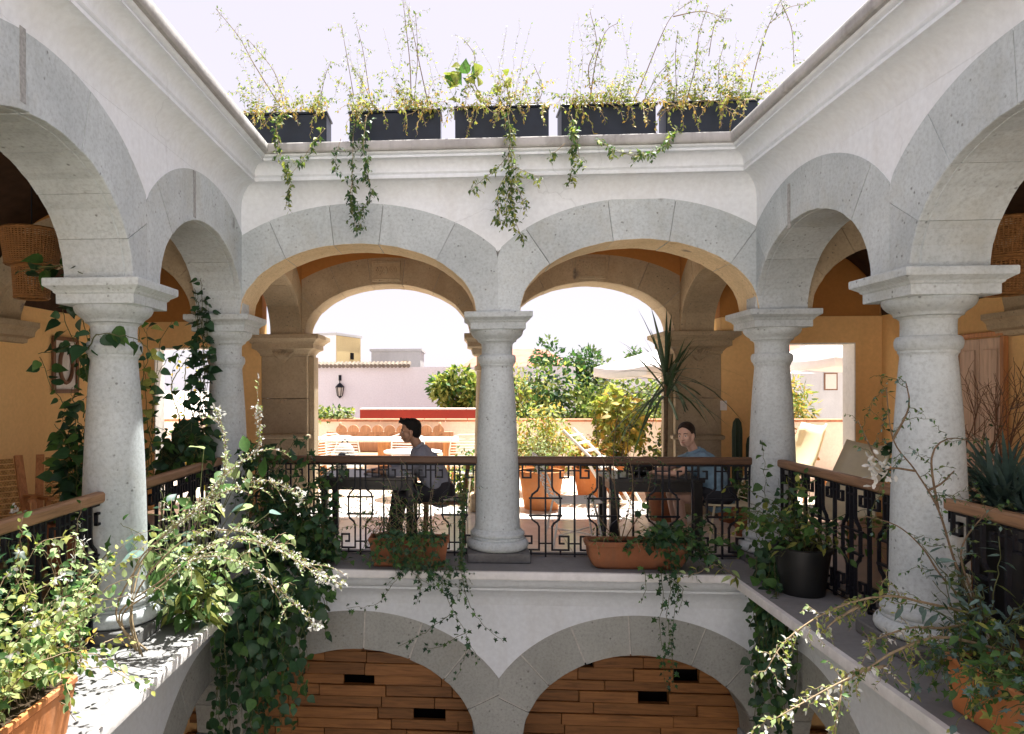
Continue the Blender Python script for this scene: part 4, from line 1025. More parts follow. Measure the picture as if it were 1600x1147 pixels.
def caps(m, pts, rs, n=12):
    """tapered limb with round ends, resampled so that bends are smooth"""
    P = [Vector(p) for p in pts]
    Q, W = [], []
    for i in range(len(P) - 1):
        for k in range(6):
            f = k / 6; Q.append(P[i].lerp(P[i+1], f)); W.append(rs[i] + (rs[i+1] - rs[i]) * f)
    Q.append(P[-1]); W.append(rs[-1])
    m.tube(Q, W, n)
    for p, r in zip(P, rs): m.ball(p, r * .99, n, 8)
def hand(m, wrist, d, palm_n, curl=.5, s=1.0):
    """palm, four unequal curved fingers and a thumb from the side of the palm"""
    d = Vector(d).normalized(); nrm = Vector(palm_n); nrm = (nrm - d * nrm.dot(d)).normalized(); side = d.cross(nrm)
    w = Vector(wrist)
    for k in range(5):
        f = (k - 2) * .0165 * s; caps(m, [w + side * f * .7, w + d * .085 * s + side * f], [.0155 * s, .0135 * s], 8)
    for k, ln in enumerate((.068, .078, .073, .056)):
        b = w + d * .085 * s + side * (k - 1.5) * .021 * s; p = [b]
        dd = d.copy(); L3 = ln * s / 3
        for j in range(3):
            dd = (dd + nrm * curl * (.35 + .25 * j)).normalized(); p.append(p[-1] + dd * L3 * 1.05)
        caps(m, p, [.0095 * s, .009 * s, .0085 * s, .0075 * s], 8)
    b = w + d * .025 * s - side * .035 * s; dd = (d * .6 - side * .7 + nrm * .25).normalized()
    caps(m, [b, b + dd * .035 * s, b + dd * .035 * s + (dd + d * .6 + nrm * .3).normalized() * .03 * s], [.0125 * s, .0105 * s, .009 * s], 8)
def head_frame(c, face, up=(0, 0, 1)):
    f = Vector(face).normalized(); u = Vector(up); u = (u - f * u.dot(f)).normalized(); s = u.cross(f)
    return Vector(c), f, s, u
def head(m, H, female=False):
    c, f, s, u = H
    Mx = Matrix((f, s, u)).transposed()
    P = lambda a, b, z: c + f * a + s * b + u * z
    m.ball(P(-.012, 0, .035), (.094, .074, .088), 20, 14, Mx)
    m.ball(P(.020, 0, -.030), (.066, .060, .080), 18, 12, Mx)        # face
    m.ball(P(.040, 0, -.085), (.034, .034, .026), 14, 10, Mx)        # chin
    for b in (-1, 1):
        caps(m, [P(-.01, b * .058, -.045), P(.03, b * .03, -.088)], [.02, .02], 8)   # jaw
        m.ball(P(.052, b * .038, -.025), (.022, .022, .018), 10, 8, Mx)              # cheek
        m.ball(P(-.012, b * .074, -.012), (.020, .009, .032), 10, 8, Mx)             # ear
        caps(m, [P(.078, b * .012, .018), P(.068, b * .045, .016)], [.011, .009], 8) # brow
    caps(m, [P(.082, 0, .008), P(.098, 0, -.022), P(.104, 0, -.032)], [.009, .011, .012], 8)  # nose
    for b in (-1, 1): m.ball(P(.092, b * .011, -.036), (.010, .008, .007), 8, 6, Mx)
    caps(m, [P(.080, -.018, -.060), P(.086, 0, -.058), P(.080, .018, -.060)], [.006, .009, .006], 8)
    caps(m, [P(.078, -.016, -.070), P(.084, 0, -.071), P(.078, .016, -.070)], [.006, .009, .006], 8)
def face_parts(H, parent, lips):
    c, f, s, u = H; Mx = Matrix((f, s, u)).transposed()
    P = lambda a, b, z: c + f * a + s * b + u * z
    for b in (-1, 1):
        m = MB(); m.ball(P(.0765, b * .031, .000), (.007, .0125, .0055), 12, 8, Mx); e = m.build('eye', M['eye'], parent, smooth=True)
        m = MB(); m.ball(P(.0815, b * .031, .000), (.003, .0055, .0052), 10, 6, Mx); m.build('iris', M['iris'], e, smooth=True)
        m = MB(); caps(m, [P(.086, b * .014, .022), P(.084, b * .03, .027), P(.074, b * .05, .022)], [.0035, .004, .002], 6); m.build('eyebrow', M['hair_b'], parent, smooth=True)
    m = MB(); caps(m, [P(.085, -.017, -.064), P(.0935, 0, -.0635), P(.085, .017, -.064)], [.003, .0055, .003], 6); m.build('mouth', lips, parent, smooth=True)

# the man: profile towards -x, forearms on the table
pm_ = thing('person', 'seated person in profile with short black hair and grey-blue shirt', 'person', (-.272, 7.42, 0))
hc = Vector((-.30, 0.0, 1.135))
hip = Vector((.02, 0, .52)); neck = Vector((-.245, 0, .985)); ch = Vector((-.13, 0, .80))
mB = MB(); Hm = head_frame(hc, (-1, -.10, -.05))
head(mB, Hm)
caps(mB, [neck + Vector((.06, 0, -.06)), hc + Vector((.035, 0, -.05))], [.058, .052])
caps(mB, [hip, (-.05, 0, .68), ch, (-.18, 0, .90)], [.12, .115, .13, .10], 16)
hands_m = []
for s in (-1, 1):
    shd = Vector((-.17, s * .17, .905)); el = Vector((-.38, s * .235, .735)); wr = Vector((-.62, s * .12, .735))
    caps(mB, [(-.18, s * .06, .91), shd, el, wr], [.05, .048, .038, .026])
    hand(mB, wr, (-1, -s * .35, -.06), (0, 0, -1), .35)
    kn = Vector((-.40, s * .10, .50)); an = Vector((-.46, s * .11, .09))
    caps(mB, [hip + Vector((0, s * .08, -.03)), kn, an], [.085, .058, .04])
    caps(mB, [an, an + Vector((-.03, 0, -.04)), an + Vector((-.17, 0, -.055))], [.04, .04, .03])
voxel(mB, .0065, M['skin_m'], 'body', pm_, 4)
face_parts(Hm, pm_, M['lip_skin'])
mS = MB()
caps(mS, [hip + Vector((0, 0, -.02)), (-.05, 0, .68), ch, (-.18, 0, .90)], [.150, .142, .150, .112], 18)
for s in (-1, 1):
    caps(mS, [ch + Vector((0, s * .05, .02)), (-.17, s * .08, .88), (-.17, s * .165, .895)], [.12, .092, .068]); caps(mS, [(-.02, s * .05, .54), (-.1, s * .06, .75)], [.115, .11])
    shd = Vector((-.17, s * .17, .895)); el = Vector((-.38, s * .235, .735)); caps(mS, [shd, el, el + Vector((-.10, -s * .04, 0))], [.066, .056, .050])
voxel(mS, .009, M['shirt'], 'shirt', pm_, 5, .010)
mC = MB(); c_ = neck + Vector((.035, 0, -.02))
mC.tube([c_ + Vector((.062 * math.cos(a) - .018 * math.cos(a) , .078 * math.sin(a), .03 * math.cos(a) + .018)) for a in [k * math.pi / 12 for k in range(25)]], .017, 8); mC.build('collar', M['shirt'], pm_, smooth=True)
mT = MB()
for s in (-1, 1):
    kn = Vector((-.40, s * .10, .50)); an = Vector((-.46, s * .11, .11))
    caps(mT, [hip + Vector((.0, s * .075, -.02)), kn, an], [.115, .078, .062])
caps(mT, [hip + Vector((.02, -.06, 0)), hip + Vector((.02, .06, 0))], [.125, .125])
voxel(mT, .009, M['dark_cloth'], 'trousers', pm_, 5, .008)
for s in (-1, 1):
    mF = MB(); an = Vector((-.46, s * .11, .06)); caps(mF, [an + Vector((.03, 0, -.02)), an + Vector((-.08, 0, -.022)), an + Vector((-.17, 0, -.03))], [.042, .04, .03]); voxel(mF, .008, M['hair'], 'shoe', pm_, 4)
mH = MB(); c, f, s_, u = Hm; Mx = Matrix((f, s_, u)).transposed(); P = lambda a, b, z: c + f * a + s_ * b + u * z
mH.ball(P(-.030, 0, .052), (.098, .083, .090), 20, 12, Mx); mH.ball(P(-.058, 0, .005), (.066, .078, .092), 16, 12, Mx); mH.ball(P(-.02, 0, .045), (.075, .0835, .06), 16, 12, Mx)
mH.ball(P(.035, 0, .105), (.060, .058, .034), 16, 10, Mx)
rg = random.Random(2)
for k in range(26):
    a = rg.uniform(-.06, .075); b = rg.uniform(-.055, .055); caps(mH, [P(a - .02, b, .105), P(a + .022, b * 1.05, .128 + rg.uniform(0, .018) + a * .12)], [.014, .006], 6)
for k in range(8):
    b = -.045 + .09 * k / 7; caps(mH, [P(.05, b, .098), P(.088, b * .95, .112 + rg.uniform(0, .01)), P(.108, b * .9, .105 + rg.uniform(-.012, .012))], [.018, .014, .005], 6)
voxel(mH, .0055, M['hair'], 'hair', pm_, 2)

# the woman: body towards -x, face turned to the camera
pw_ = thing('person', 'seated person with tied-back dark hair and blue denim shirt facing the camera', 'person', (2.45, 7.42, 0))
hip = Vector((.10, 0, .52)); ch = Vector((-.05, -.01, .80)); neck = Vector((-.165, -.01, .955)); hc = Vector((-.225, -.03, 1.105))
mB = MB(); Hw = head_frame(hc, (-.62, -.78, -.06), (-.08, .02, 1)); head(mB, Hw, True)
caps(mB, [neck + Vector((.05, 0, -.06)), hc + Vector((.03, .02, -.05))], [.050, .046])
caps(mB, [hip, (.04, 0, .66), ch, (-.10, 0, .885)], [.125, .105, .115, .085], 16)
for s in (-1, 1):
    shd = Vector((-.10, s * .15, .885)); el = Vector((-.36, s * .20, .735)); wr = Vector((-.58, s * .06, .735))
    caps(mB, [(-.10, s * .05, .89), shd, el, wr], [.045, .042, .034, .023])
    hand(mB, wr, (-1, -s * .5, -.06), (0, 0, -1), .4, .92)
    kn = Vector((-.33, s * .10, .49)); an = Vector((-.26, s * .12, .08))
    caps(mB, [hip + Vector((0, s * .08, -.03)), kn, an], [.09, .058, .037])
    caps(mB, [an, an + Vector((-.03, 0, -.03)), an + Vector((-.15, 0, -.05))], [.037, .036, .027])
voxel(mB, .0065, M['skin_w'], 'body', pw_, 4)
face_parts(Hw, pw_, M['lip_skin'])
mS = MB()
caps(mS, [hip + Vector((.0, 0, -.04)), (.05, 0, .66), ch, (-.10, 0, .885)], [.160, .140, .142, .098], 18)
for s in (-1, 1):
    caps(mS, [ch + Vector((0, s * .04, .02)), (-.10, s * .07, .865), (-.10, s * .145, .875)], [.11, .082, .06]); caps(mS, [(.09, s * .05, .54), (.0, s * .05, .74)], [.12, .105])
    caps(mS, [(-.10, s * .15, .878), (-.225, s * .175, .81)], [.062, .06])
voxel(mS, .009, M['denim'], 'shirt', pw_, 5, .010)
mC = MB(); c_ = neck + Vector((.03, .0, -.015))
mC.tube([c_ + Vector((.05 * math.cos(a), .066 * math.sin(a), .025 * math.cos(a) + .01)) for a in [k * math.pi / 12 for k in range(25)]], .015, 8); mC.build('collar', M['denim'], pw_, smooth=True)
mT = MB()
for s in (-1, 1): caps(mT, [hip + Vector((.0, s * .075, -.02)), hip.lerp(Vector((-.33, s * .10, .49)), .45) + Vector((0, s * .03, -.01))], [.118, .088])
caps(mT, [hip + Vector((.02, -.06, 0)), hip + Vector((.02, .06, 0))], [.13, .13]); voxel(mT, .009, M['dark_cloth'], 'shorts', pw_, 5, .008)
for s in (-1, 1):
    mF = MB(); an = Vector((-.26, s * .12, .06)); caps(mF, [an + Vector((.03, 0, -.025)), an + Vector((-.07, 0, -.025)), an + Vector((-.15, 0, -.032))], [.038, .036, .027]); voxel(mF, .008, M['concrete'], 'shoe', pw_, 4)
mH = MB(); c, f, s_, u = Hw; Mx = Matrix((f, s_, u)).transposed(); P = lambda a, b, z: c + f * a + s_ * b + u * z
mH.ball(P(-.030, 0, .048), (.098, .084, .090), 20, 12, Mx); mH.ball(P(-.05, 0, .005), (.070, .080, .088), 16, 12, Mx); mH.ball(P(-.108, 0, -.005), (.038, .036, .036), 12, 8, Mx)
for b in (-1, 1): caps(mH, [P(.050, b * .012, .090), P(.040, b * .045, .072), P(.012, b * .072, .030)], [.018, .018, .014], 8)
voxel(mH, .0055, M['hair_b'], 'hair', pw_, 3)
# ------------------------------------------------------------------ plants
def leaf_rows(kind):
    """(outline rows of (y, half width), droop, fold)"""
    return {
        'heart': ([(-.10, .20), (.0, .36), (.18, .46), (.42, .40), (.68, .22), (.88, .07), (1.0, .0)], .25, .18),
        'oval': ([(0, .03), (.15, .20), (.38, .29), (.62, .24), (.84, .10), (1.0, .0)], .22, .22),
        'round': ([(0, .05), (.12, .26), (.4, .42), (.7, .36), (.9, .18), (1.0, .0)], .15, .15),
        'narrow': ([(0, .03), (.25, .13), (.6, .12), (1.0, .0)], .2, .2),
        'small': ([(0, .05), (.4, .27), (1.0, .0)], .15, .2),
        'sword': ([(0, .020), (.12, .030), (.35, .034), (.6, .028), (.82, .016), (1.0, .0)], .9, .25),
        'blade': ([(0, .012), (.12, .019), (.35, .021), (.6, .018), (.82, .010), (1.0, .0)], .9, .25),
        'petal': ([(0, .08), (.5, .3), (1.0, .12)], .1, .1),
    }[kind]
def leaf_geo(kind, bend=1.0):
    if kind == 'lobed':
        A = [(-.02, 0), (-.30, -.22), (-.20, .12), (-.52, .30), (-.20, .44), (0, 1.0), (.20, .44), (.52, .30), (.20, .12), (.30, -.22), (.02, 0)]
        V = [(0, .22, .03)] + [(x, y, -.10 * abs(x) - .12 * y * y) for x, y in A]
        return V, [(0, i, i + 1) for i in range(1, len(A))] + [(0, len(A), 1)]
    rows, droop, fold = leaf_rows(kind)
    V = []; Fs = []
    for y, w in rows:
        z = -droop * bend * y * y
        V += [(-w, y, z + fold * w), (0, y, z), (w, y, z + fold * w)]
    for i in range(len(rows) - 1):
        o, q = i*3, i*3 + 3
        Fs += [(o, o+1, q+1, q), (o+1, o+2, q+2, q+1)]
    return V, Fs
LEAF_GEO = {}; LEAF_ME = {}
def leaf_data(kind, bend):
    k = (kind, bend)
    if k not in LEAF_GEO:
        V, Fs = leaf_geo(kind, bend); LEAF_GEO[k] = (np.array(V, dtype=np.float32), Fs)
    return LEAF_GEO[k]
def leaf_mesh(kind, mat, bend, name):
    k = (kind, mat.name, bend, name)
    if k not in LEAF_ME:
        V, Fs = leaf_geo(kind, bend); me = bpy.data.meshes.new(name); me.from_pydata(V, [], Fs); me.materials.append(mat)
        me.polygons.foreach_set('use_smooth', [kind != 'lobed'] * len(Fs)); LEAF_ME[k] = me
    return LEAF_ME[k]
def spline(P, step=.03):
    P = [Vector(p) for p in P]; out = []
    if len(P) == 2: P = [P[0], P[0].lerp(P[1], .5), P[1]]
    for i in range(len(P) - 1):
        p0, p1, p2, p3 = P[max(0, i-1)], P[i], P[i+1], P[min(len(P)-1, i+2)]
        n = max(2, int((p2 - p1).length / step))
        for k in range(n):
            t = k / n
            out.append(.5 * ((2*p1) + (p2 - p0)*t + (2*p0 - 5*p1 + 4*p2 - p3)*t*t + (3*p1 - p0 - 3*p2 + p3)*t**3))
    out.append(P[-1]); return out

class Plant:
    def __init__(s, name, label, cat, base, seed, group=None):
        s.o = thing(name, label, cat, base, 0, group); s.base = Vector(base); s.r = random.Random(seed); s.stem = {}; s.leaves = []; s.fine = {}
    def tube(s, pts, r0, r1=None, mat='stem', n=5):
        s.stem.setdefault(mat, MB()).tube([p - s.base for p in pts], r0, n, r1=r1 if r1 is not None else r0)
    def leaf(s, p, d, nrm, size, kind, mat, name='leaf', bend=1.0, fine=False):
        d = Vector(d); d = d.normalized() if d.length > 1e-6 else Vector((0, 0, -1))
        nrm = Vector(nrm); nrm = nrm - d * nrm.dot(d)
        nrm = nrm.normalized() if nrm.length > 1e-4 else d.orthogonal().normalized()
        sd = d.cross(nrm)
        Mx = Matrix(((sd.x, d.x, nrm.x, p.x - s.base.x), (sd.y, d.y, nrm.y, p.y - s.base.y), (sd.z, d.z, nrm.z, p.z - s.base.z), (0, 0, 0, 1)))
        s.leaves.append((Mx, size, kind, mat, name, bend, fine))
    def rv(s, k=1.0): return Vector((s.r.gauss(0, k), s.r.gauss(0, k), s.r.gauss(0, k)))
    def vine(s, pts, kind='heart', mat='dark', size=.08, gap=.05, r=.004, stem='stem', spread=.5, hang=.55, petiole=.4, start=.0, clump=1, name='leaf', size_end=.7, fine=False, face=None, flowers=0, jit=.02):
        P = spline(pts, .035)
        P = [p + s.rv(jit * .25) if 0 < i < len(P) - 1 else p for i, p in enumerate(P)]
        s.tube(P, r, r * .5, stem, 4 if r < .006 else 5)
        Ls = sum((b - a).length for a, b in zip(P, P[1:])); acc = 0; nxt = start * Ls + s.r.uniform(0, gap); sd = 1; trav = 0
        for a, b in zip(P, P[1:]):
            sl = (b - a).length
            while trav + sl >= nxt:
                f = (nxt - trav) / sl if sl else 0; p = a.lerp(b, f); t = (b - a).normalized()
                g = nxt / Ls
                for _ in range(clump):
                    ax = s.rv(1); ax = (ax - t * ax.dot(t)); ax = ax.normalized() if ax.length > 1e-3 else t.orthogonal()
                    side = (ax * 1.0 + t * .5 + Vector((0, 0, -hang)) * s.r.uniform(.5, 1.3) + s.rv(spread * .35)).normalized()
                    sz = size * s.r.uniform(.4, 1.3) * (1 + (size_end - 1) * g)
                    q = p + (ax + Vector((0, 0, .1))) * sz * petiole
                    if petiole > .2 and not fine and sz > .05: s.tube([p, q], .0015, .001, stem, 3)
                    up = Vector((0, 0, 1)) + s.rv(spread) + (Vector(face) if face else Vector((0, -.5, 0)))
                    s.leaf(q, side, up, sz, kind, mat if not isinstance(mat, (list, tuple)) else s.r.choice(mat), name, s.r.choice((.4, 1.0, 1.8)), fine)
                nxt += gap * s.r.uniform(.6, 1.5)
            trav += sl
        if flowers:
            for k in range(flowers):
                t_ = P[-1] if k % 2 == 0 else P[max(0, len(P) - 1 - s.r.randint(1, max(1, len(P)//3)))]
                for j in range(7): s.leaf(t_ + s.rv(.012), s.rv(1) + Vector((0, 0, .4)), s.rv(1), .022 * s.r.uniform(.7, 1.2), 'petal', 'flower', 'petal', 1.0, True)
        return P
    def wander(s, p, d, ln, n=6, grav=-.25, wob=.25):
        p = Vector(p); d = Vector(d).normalized(); out = [p]
        for i in range(n):
            d = (d + s.rv(wob) * .6 + Vector((0, 0, grav)) * (i / n + .3)).normalized(); out.append(out[-1] + d * ln / n)
        return out
    def finish(s, cap=300, min_px=9.0, leafname='leaf'):
        for mt, m in s.stem.items():
            if m.f:
                me = m.mesh('stem', M[mt], smooth=True); st = link('stem', me, s.o)
        big = []; rest = []
        for lf in s.leaves:
            wp = lf[0].translation + s.base
            px = px_size(wp, lf[1])
            (big if (px >= min_px and not lf[6]) else rest).append((px, lf))
        big.sort(key=lambda a: -a[0])
        rest = rest + big[cap:]
        for px, (Mx, sz, kind, mat, name, bend, fine) in big[:cap]:
            link(name, leaf_mesh(kind, L[mat], bend, name), s.o, Mx @ Matrix.Diagonal((sz, sz, sz, 1)))
        groups = {}
        for px, lf in rest: groups.setdefault(lf[3], []).append(lf)
        for mat, lfs in groups.items():
            VV = []; FF = []; n = 0
            for Mx, sz, kind, _, name, bend, fine in lfs:
                V, Fs = leaf_data(kind, bend)
                A = np.array(Mx, dtype=np.float32)
                W = (V * sz) @ A[:3, :3].T + A[:3, 3]
                VV.append(W); FF += [tuple(i + n for i in f) for f in Fs]; n += len(V)
            me = bpy.data.meshes.new('foliage'); me.from_pydata(np.concatenate(VV).tolist(), [], FF); me.materials.append(L[mat])
            me.polygons.foreach_set('use_smooth', [True] * len(FF))
            tag(link('foliage' if mat != 'flower' else 'blossom', me, s.o), kind='stuff')
        return s.o
    def bush(s, n, ln, kind, mat, size, gap, up=1.0, spread=1.0, grav=-.3, base_r=.04, r=.004, stem='stem', clump=1, bias=(0, 0, 0), base=None, **kw):
        c = Vector(base) if base else s.base
        for i in range(n):
            a = s.r.uniform(0, 2 * math.pi); e = s.r.uniform(.15, 1) * spread
            d = Vector((math.cos(a) * e, math.sin(a) * e, up)) + Vector(bias)
            p = c + Vector((math.cos(a), math.sin(a), 0)) * base_r * s.r.uniform(0, 1)
            s.vine(s.wander(p, d, ln * s.r.uniform(.6, 1.15), 6, grav, .22), kind, mat, size, gap, r, stem, clump=clump, **kw)
    def sphere_leaves(s, c, rad, n, kind, mat, size, fine=False, shell=.45, hang=.3):
        c = Vector(c)
        for i in range(n):
            v = s.rv(1).normalized(); q = shell + (1 - shell) * s.r.random() ** .5
            p = c + Vector((v.x * rad[0], v.y * rad[1], v.z * rad[2])) * q
            d = v + s.rv(.6) + Vector((0, 0, -hang)); s.leaf(p, d, v + s.rv(.5) + Vector((0, 0, .6)), size * s.r.uniform(.6, 1.25), kind, mat if not isinstance(mat, (list, tuple)) else s.r.choice(mat), 'leaf', 1.0, fine)

def pot(name, label, x, y, z, r0, r1, h, mat, cat='pot', group=None, rim=.02):
    p = thing(name, label, cat, (x, y, z), 0, group)
    m = MB(); m.lathe([(r0, .001), (r0 + (r1 - r0) * .5, h * .5), (r1, h - rim * 1.6), (r1, h - rim * 1.5)], n=32, cap=False); m.lathe([(0.001, .0012), (r0 - .003, .0012)], n=32, cap=False); m.build('body', mat, p, auto=40)
    m = MB(); m.lathe([(r1 - .002, h - rim * 1.5), (r1 + rim * .8, h - rim * 1.4), (r1 + rim * .9, h - .003), (r1 + rim * .7, h), (r1 - rim, h), (r1 - rim * 1.2, h - .05)], n=32, cap=False); m.build('rim', mat, p, auto=40)
    m = MB(); m.lathe([(.001, h - .035), (r1 - rim, h - .04)], n=24, cap=False); m.build('soil', M['soil'], p)
    return p
def trough(name, label, cx, cy, ln, wd, h, rz, mat, cat='planter', z=0.002, group=None):
    p = thing(name, label, cat, (cx, cy, z), rz, group)
    hx, hy = ln / 2, wd / 2; b = .88
    m = MB(); 
    ins = [(hx - .018, hy - .018, h - .002), (hx * b - .018, hy * b - .018, .03)]
    V = []; prof = [(hx * b - .01, hy * b - .01, 0), (hx * b, hy * b, .01), (hx * .97, hy * .97, h - .035)] 
    m.rectstack(prof, 0, 0); body = m.build('body', mat, p)
    m = MB()
    for x0, x1, y0, y1 in ((-hx, hx, -hy, -hy + .025), (-hx, hx, hy - .025, hy), (-hx, -hx + .025, -hy + .0255, hy - .0255), (hx - .025, hx, -hy + .0255, hy - .0255)): m.bbox(x0, x1, y0, y1, h - .0345, h, .006)
    m.build('rim', mat, p)
    m = MB(); m.box(-hx + .026, hx - .026, -hy + .026, hy - .026, h - .034, h - .02); m.build('soil', M['soil'], p)
    return p

# --- potted and hanging plants of the courtyard
# A: sunlit bush in the orange trough at the left edge
trough('terracotta_trough', 'bright orange terracotta trough in the sun on the left ledge', -1.965, 2.66, 1.18, .30, .25, R(90), M['terracotta'])
A = Plant('sunlit_bush', 'pale green sunlit bush with small white flowers in the orange trough at the left', 'bush', (-1.96, 2.75, .22), 101)
for k in range(72):
    y = A.r.uniform(2.3, 3.25); p = Vector((-1.96 + A.r.uniform(-.08, .08), y, .22))
    d = Vector((A.r.uniform(-.55, .28), A.r.uniform(-.35, .8), A.r.uniform(.45, 1.4)))
    A.vine(A.wander(p, d, A.r.uniform(.4, 1.0), 6, -.3, .25), A.r.choice(('oval', 'oval', 'lobed')), A.r.choice((('pale', 'mid'), ('pale', 'lime', 'lime'), ('mid', 'pale', 'lime'))),   .050, .016, .0026, 'twig', clump=1, petiole=.3, flowers=A.r.choice((0, 0, 1)), start=.1)
A.finish(300)
A2 = Plant('trailing_bush', 'yellowish trailing stems with tiny leaves spilling over the left ledge edge', 'plant', (-1.90, 3.45, .02), 102)
for k in range(20):
    p = Vector((-2.02 + A2.r.uniform(-.15, .05), A2.r.uniform(3.0, 3.8), .05 + A2.r.uniform(0, .15)))
    d = Vector((A2.r.uniform(-.5, .35), A2.r.uniform(-.8, .8), A2.r.uniform(.0, .8)))
    A2.vine(A2.wander(p, d, A2.r.uniform(.25, .45), 5, -.5, .3), 'oval', ('lime', 'pale', 'mid', 'lime', 'yellow'), .040, .02, .003, 'twig', clump=1, petiole=.3)
A2.finish(200)
A3 = Plant('white_flower_bush', 'bush with clustered pale leaves and white blossom in front of the large left column', 'bush', (-2.18, 3.85, .05), 103)
for k in range(22):
    d = Vector((A3.r.uniform(-.6, .0), A3.r.uniform(-.6, .25), A3.r.uniform(.7, 1.5)))
    A3.vine(A3.wander(A3.base + A3.rv(.05), d, A3.r.uniform(.5, 1.0), 6, -.22, .2), 'oval', ('pale', 'mid', 'pale'), .055, .028, .0035, 'twig', petiole=.3, flowers=A3.r.choice((0, 1, 1)), start=.2)
A3.finish(260)

# B: long branches reaching from the column foot out over the court
B = Plant('arching_shrub', 'shrub of long arching pale branches with whitish leaf spikes, reaching from the left ledge', 'shrub', (-1.93, 4.12, .03), 104)
def br(pl, path, **kw):
    return pl.vine([at(u, v, y) for u, v, y in path], **kw)
main = [[(188, 942, 4.12), (215, 880, 4.2), (275, 820, 4.3), (338, 765, 4.45), (352, 700, 4.5), (340, 642, 4.5)],
        [(190, 940, 4.12), (230, 880, 4.15), (300, 835, 4.2), (380, 830, 4.2), (450, 862, 4.2), (528, 912, 4.2)],
        [(192, 945, 4.12), (240, 900, 4.1), (310, 870, 4.1), (380, 880, 4.1), (440, 925, 4.1), (492, 978, 4.1)],
        [(190, 940, 4.12), (225, 865, 4.3), (300, 800, 4.5), (370, 760, 4.6), (420, 750, 4.6), (470, 775, 4.6)],
        [(190, 940, 4.12), (240, 860, 4.2), (310, 790, 4.3), (350, 740, 4.4), (400, 700, 4.4), (405, 640, 4.4)],
        [(192, 942, 4.12), (250, 905, 4.0), (330, 850, 4.0), (400, 845, 4.0), (470, 880, 4.0), (500, 905, 4.0)]]
for k, pth in enumerate(main):
    P = [at(u, v, y) for u, v, y in pth]; P[0] = P[0] + Vector((B.r.uniform(-.05, .05), B.r.uniform(-.05, .05), -.06)); P.insert(0, B.base + Vector((B.r.uniform(-.05, .05), B.r.uniform(-.06, .06), 0))); P[2] = P[2] + B.rv(.035); S = spline(P, .04)
    B.tube(S, .0062, .0025, 'twig', 6)
    for i in range(int(len(S) * .45), len(S), 1):
        for q in range(3):
            t = (S[min(i+1, len(S)-1)] - S[i-1]).normalized(); d = (t * .7 + B.rv(.6) + Vector((0, 0, .1))).normalized()
            B.vine([S[i], S[i] + d * B.r.uniform(.02, .055)], 'small', ('pale', 'flower', 'flower', 'lime'), .021, .006, .0016, 'twig', petiole=.05, fine=True, hang=.1)
    for i in range(int(len(S) * .5), len(S) - 2, 5):
        t = (S[i] - S[i-1]).normalized(); d = (t * .8 + B.rv(.5) + Vector((.1, 0, .1))).normalized()
        W = B.wander(S[i], d, B.r.uniform(.12, .3), 5, -.3, .15); B.tube(spline(W, .03), .003, .0015, 'twig', 4)
        for w_ in spline(W, .014):
            B.leaf(w_, d + B.rv(.6), B.rv(1), .024 * B.r.uniform(.7, 1.3), 'small', B.r.choice(('pale', 'flower', 'pale')), 'leaf', 1.0, True)
    for i in range(int(len(S) * .35), len(S) - 6, 6):
        d = (B.rv(.7) + Vector((.2, 0, .25))).normalized()
        B.vine(B.wander(S[i], d, B.r.uniform(.10, .24), 4, -.4, .25), 'oval', ('pale', 'mid', 'pale'), .06, .034, .0025, 'twig', petiole=.2)
    e = S[-1]
    for j in range(16): B.leaf(e + B.rv(.02), B.rv(1), B.rv(1), .028, 'petal', 'flower', 'petal', 1, True)
B.finish(240)
B2 = Plant('broad_leaf_plant', 'plant with large pale oval leaves lit by the sun above the left ledge corner', 'plant', (-1.85, 4.75, .03), 105)
S = B2.vine([(-1.85, 4.75, .03), at(345, 960, 4.7), at(352, 900, 4.65), at(345, 850, 4.6)], 'round', 'pale', .10, .045, .004, 'twig', hang=.1, petiole=.35)
for u, v, s_ in ((318, 700, .16), (372, 745, .17), (410, 745, .15), (385, 705, .15), (335, 770, .16), (360, 800, .13), (300, 790, .14), (395, 790, .15), (420, 800, .12), (345, 735, .15)):
    p = at(u, v, 5.0); B2.tube(spline([B2.base, B2.base.lerp(p, .5) + Vector((0, 0, .12)), p]), .005, .003, 'stem'); B2.leaf(p, B2.rv(.7) + Vector((.2, -.3, .3)), Vector((0, -.6, .8)) + B2.rv(.35), s_, 'oval', B2.r.choice(('mid', 'pale', 'blue')), 'leaf', .7)
B2.bush(22, .8, 'narrow', ('mid', 'lime', 'pale'), .15, .055, 1.0, .8, -.15)
B2.bush(10, .9, 'oval', ('mid', 'pale', 'blue'), .14, .09, 1.1, .7, -.15)
B2.finish(200)
pot('black_pot', 'dark pot on the left ledge in the shade behind the arching shrub', -2.0, 5.35, .001, .15, .19, .34, M['pot_black'], group=None)

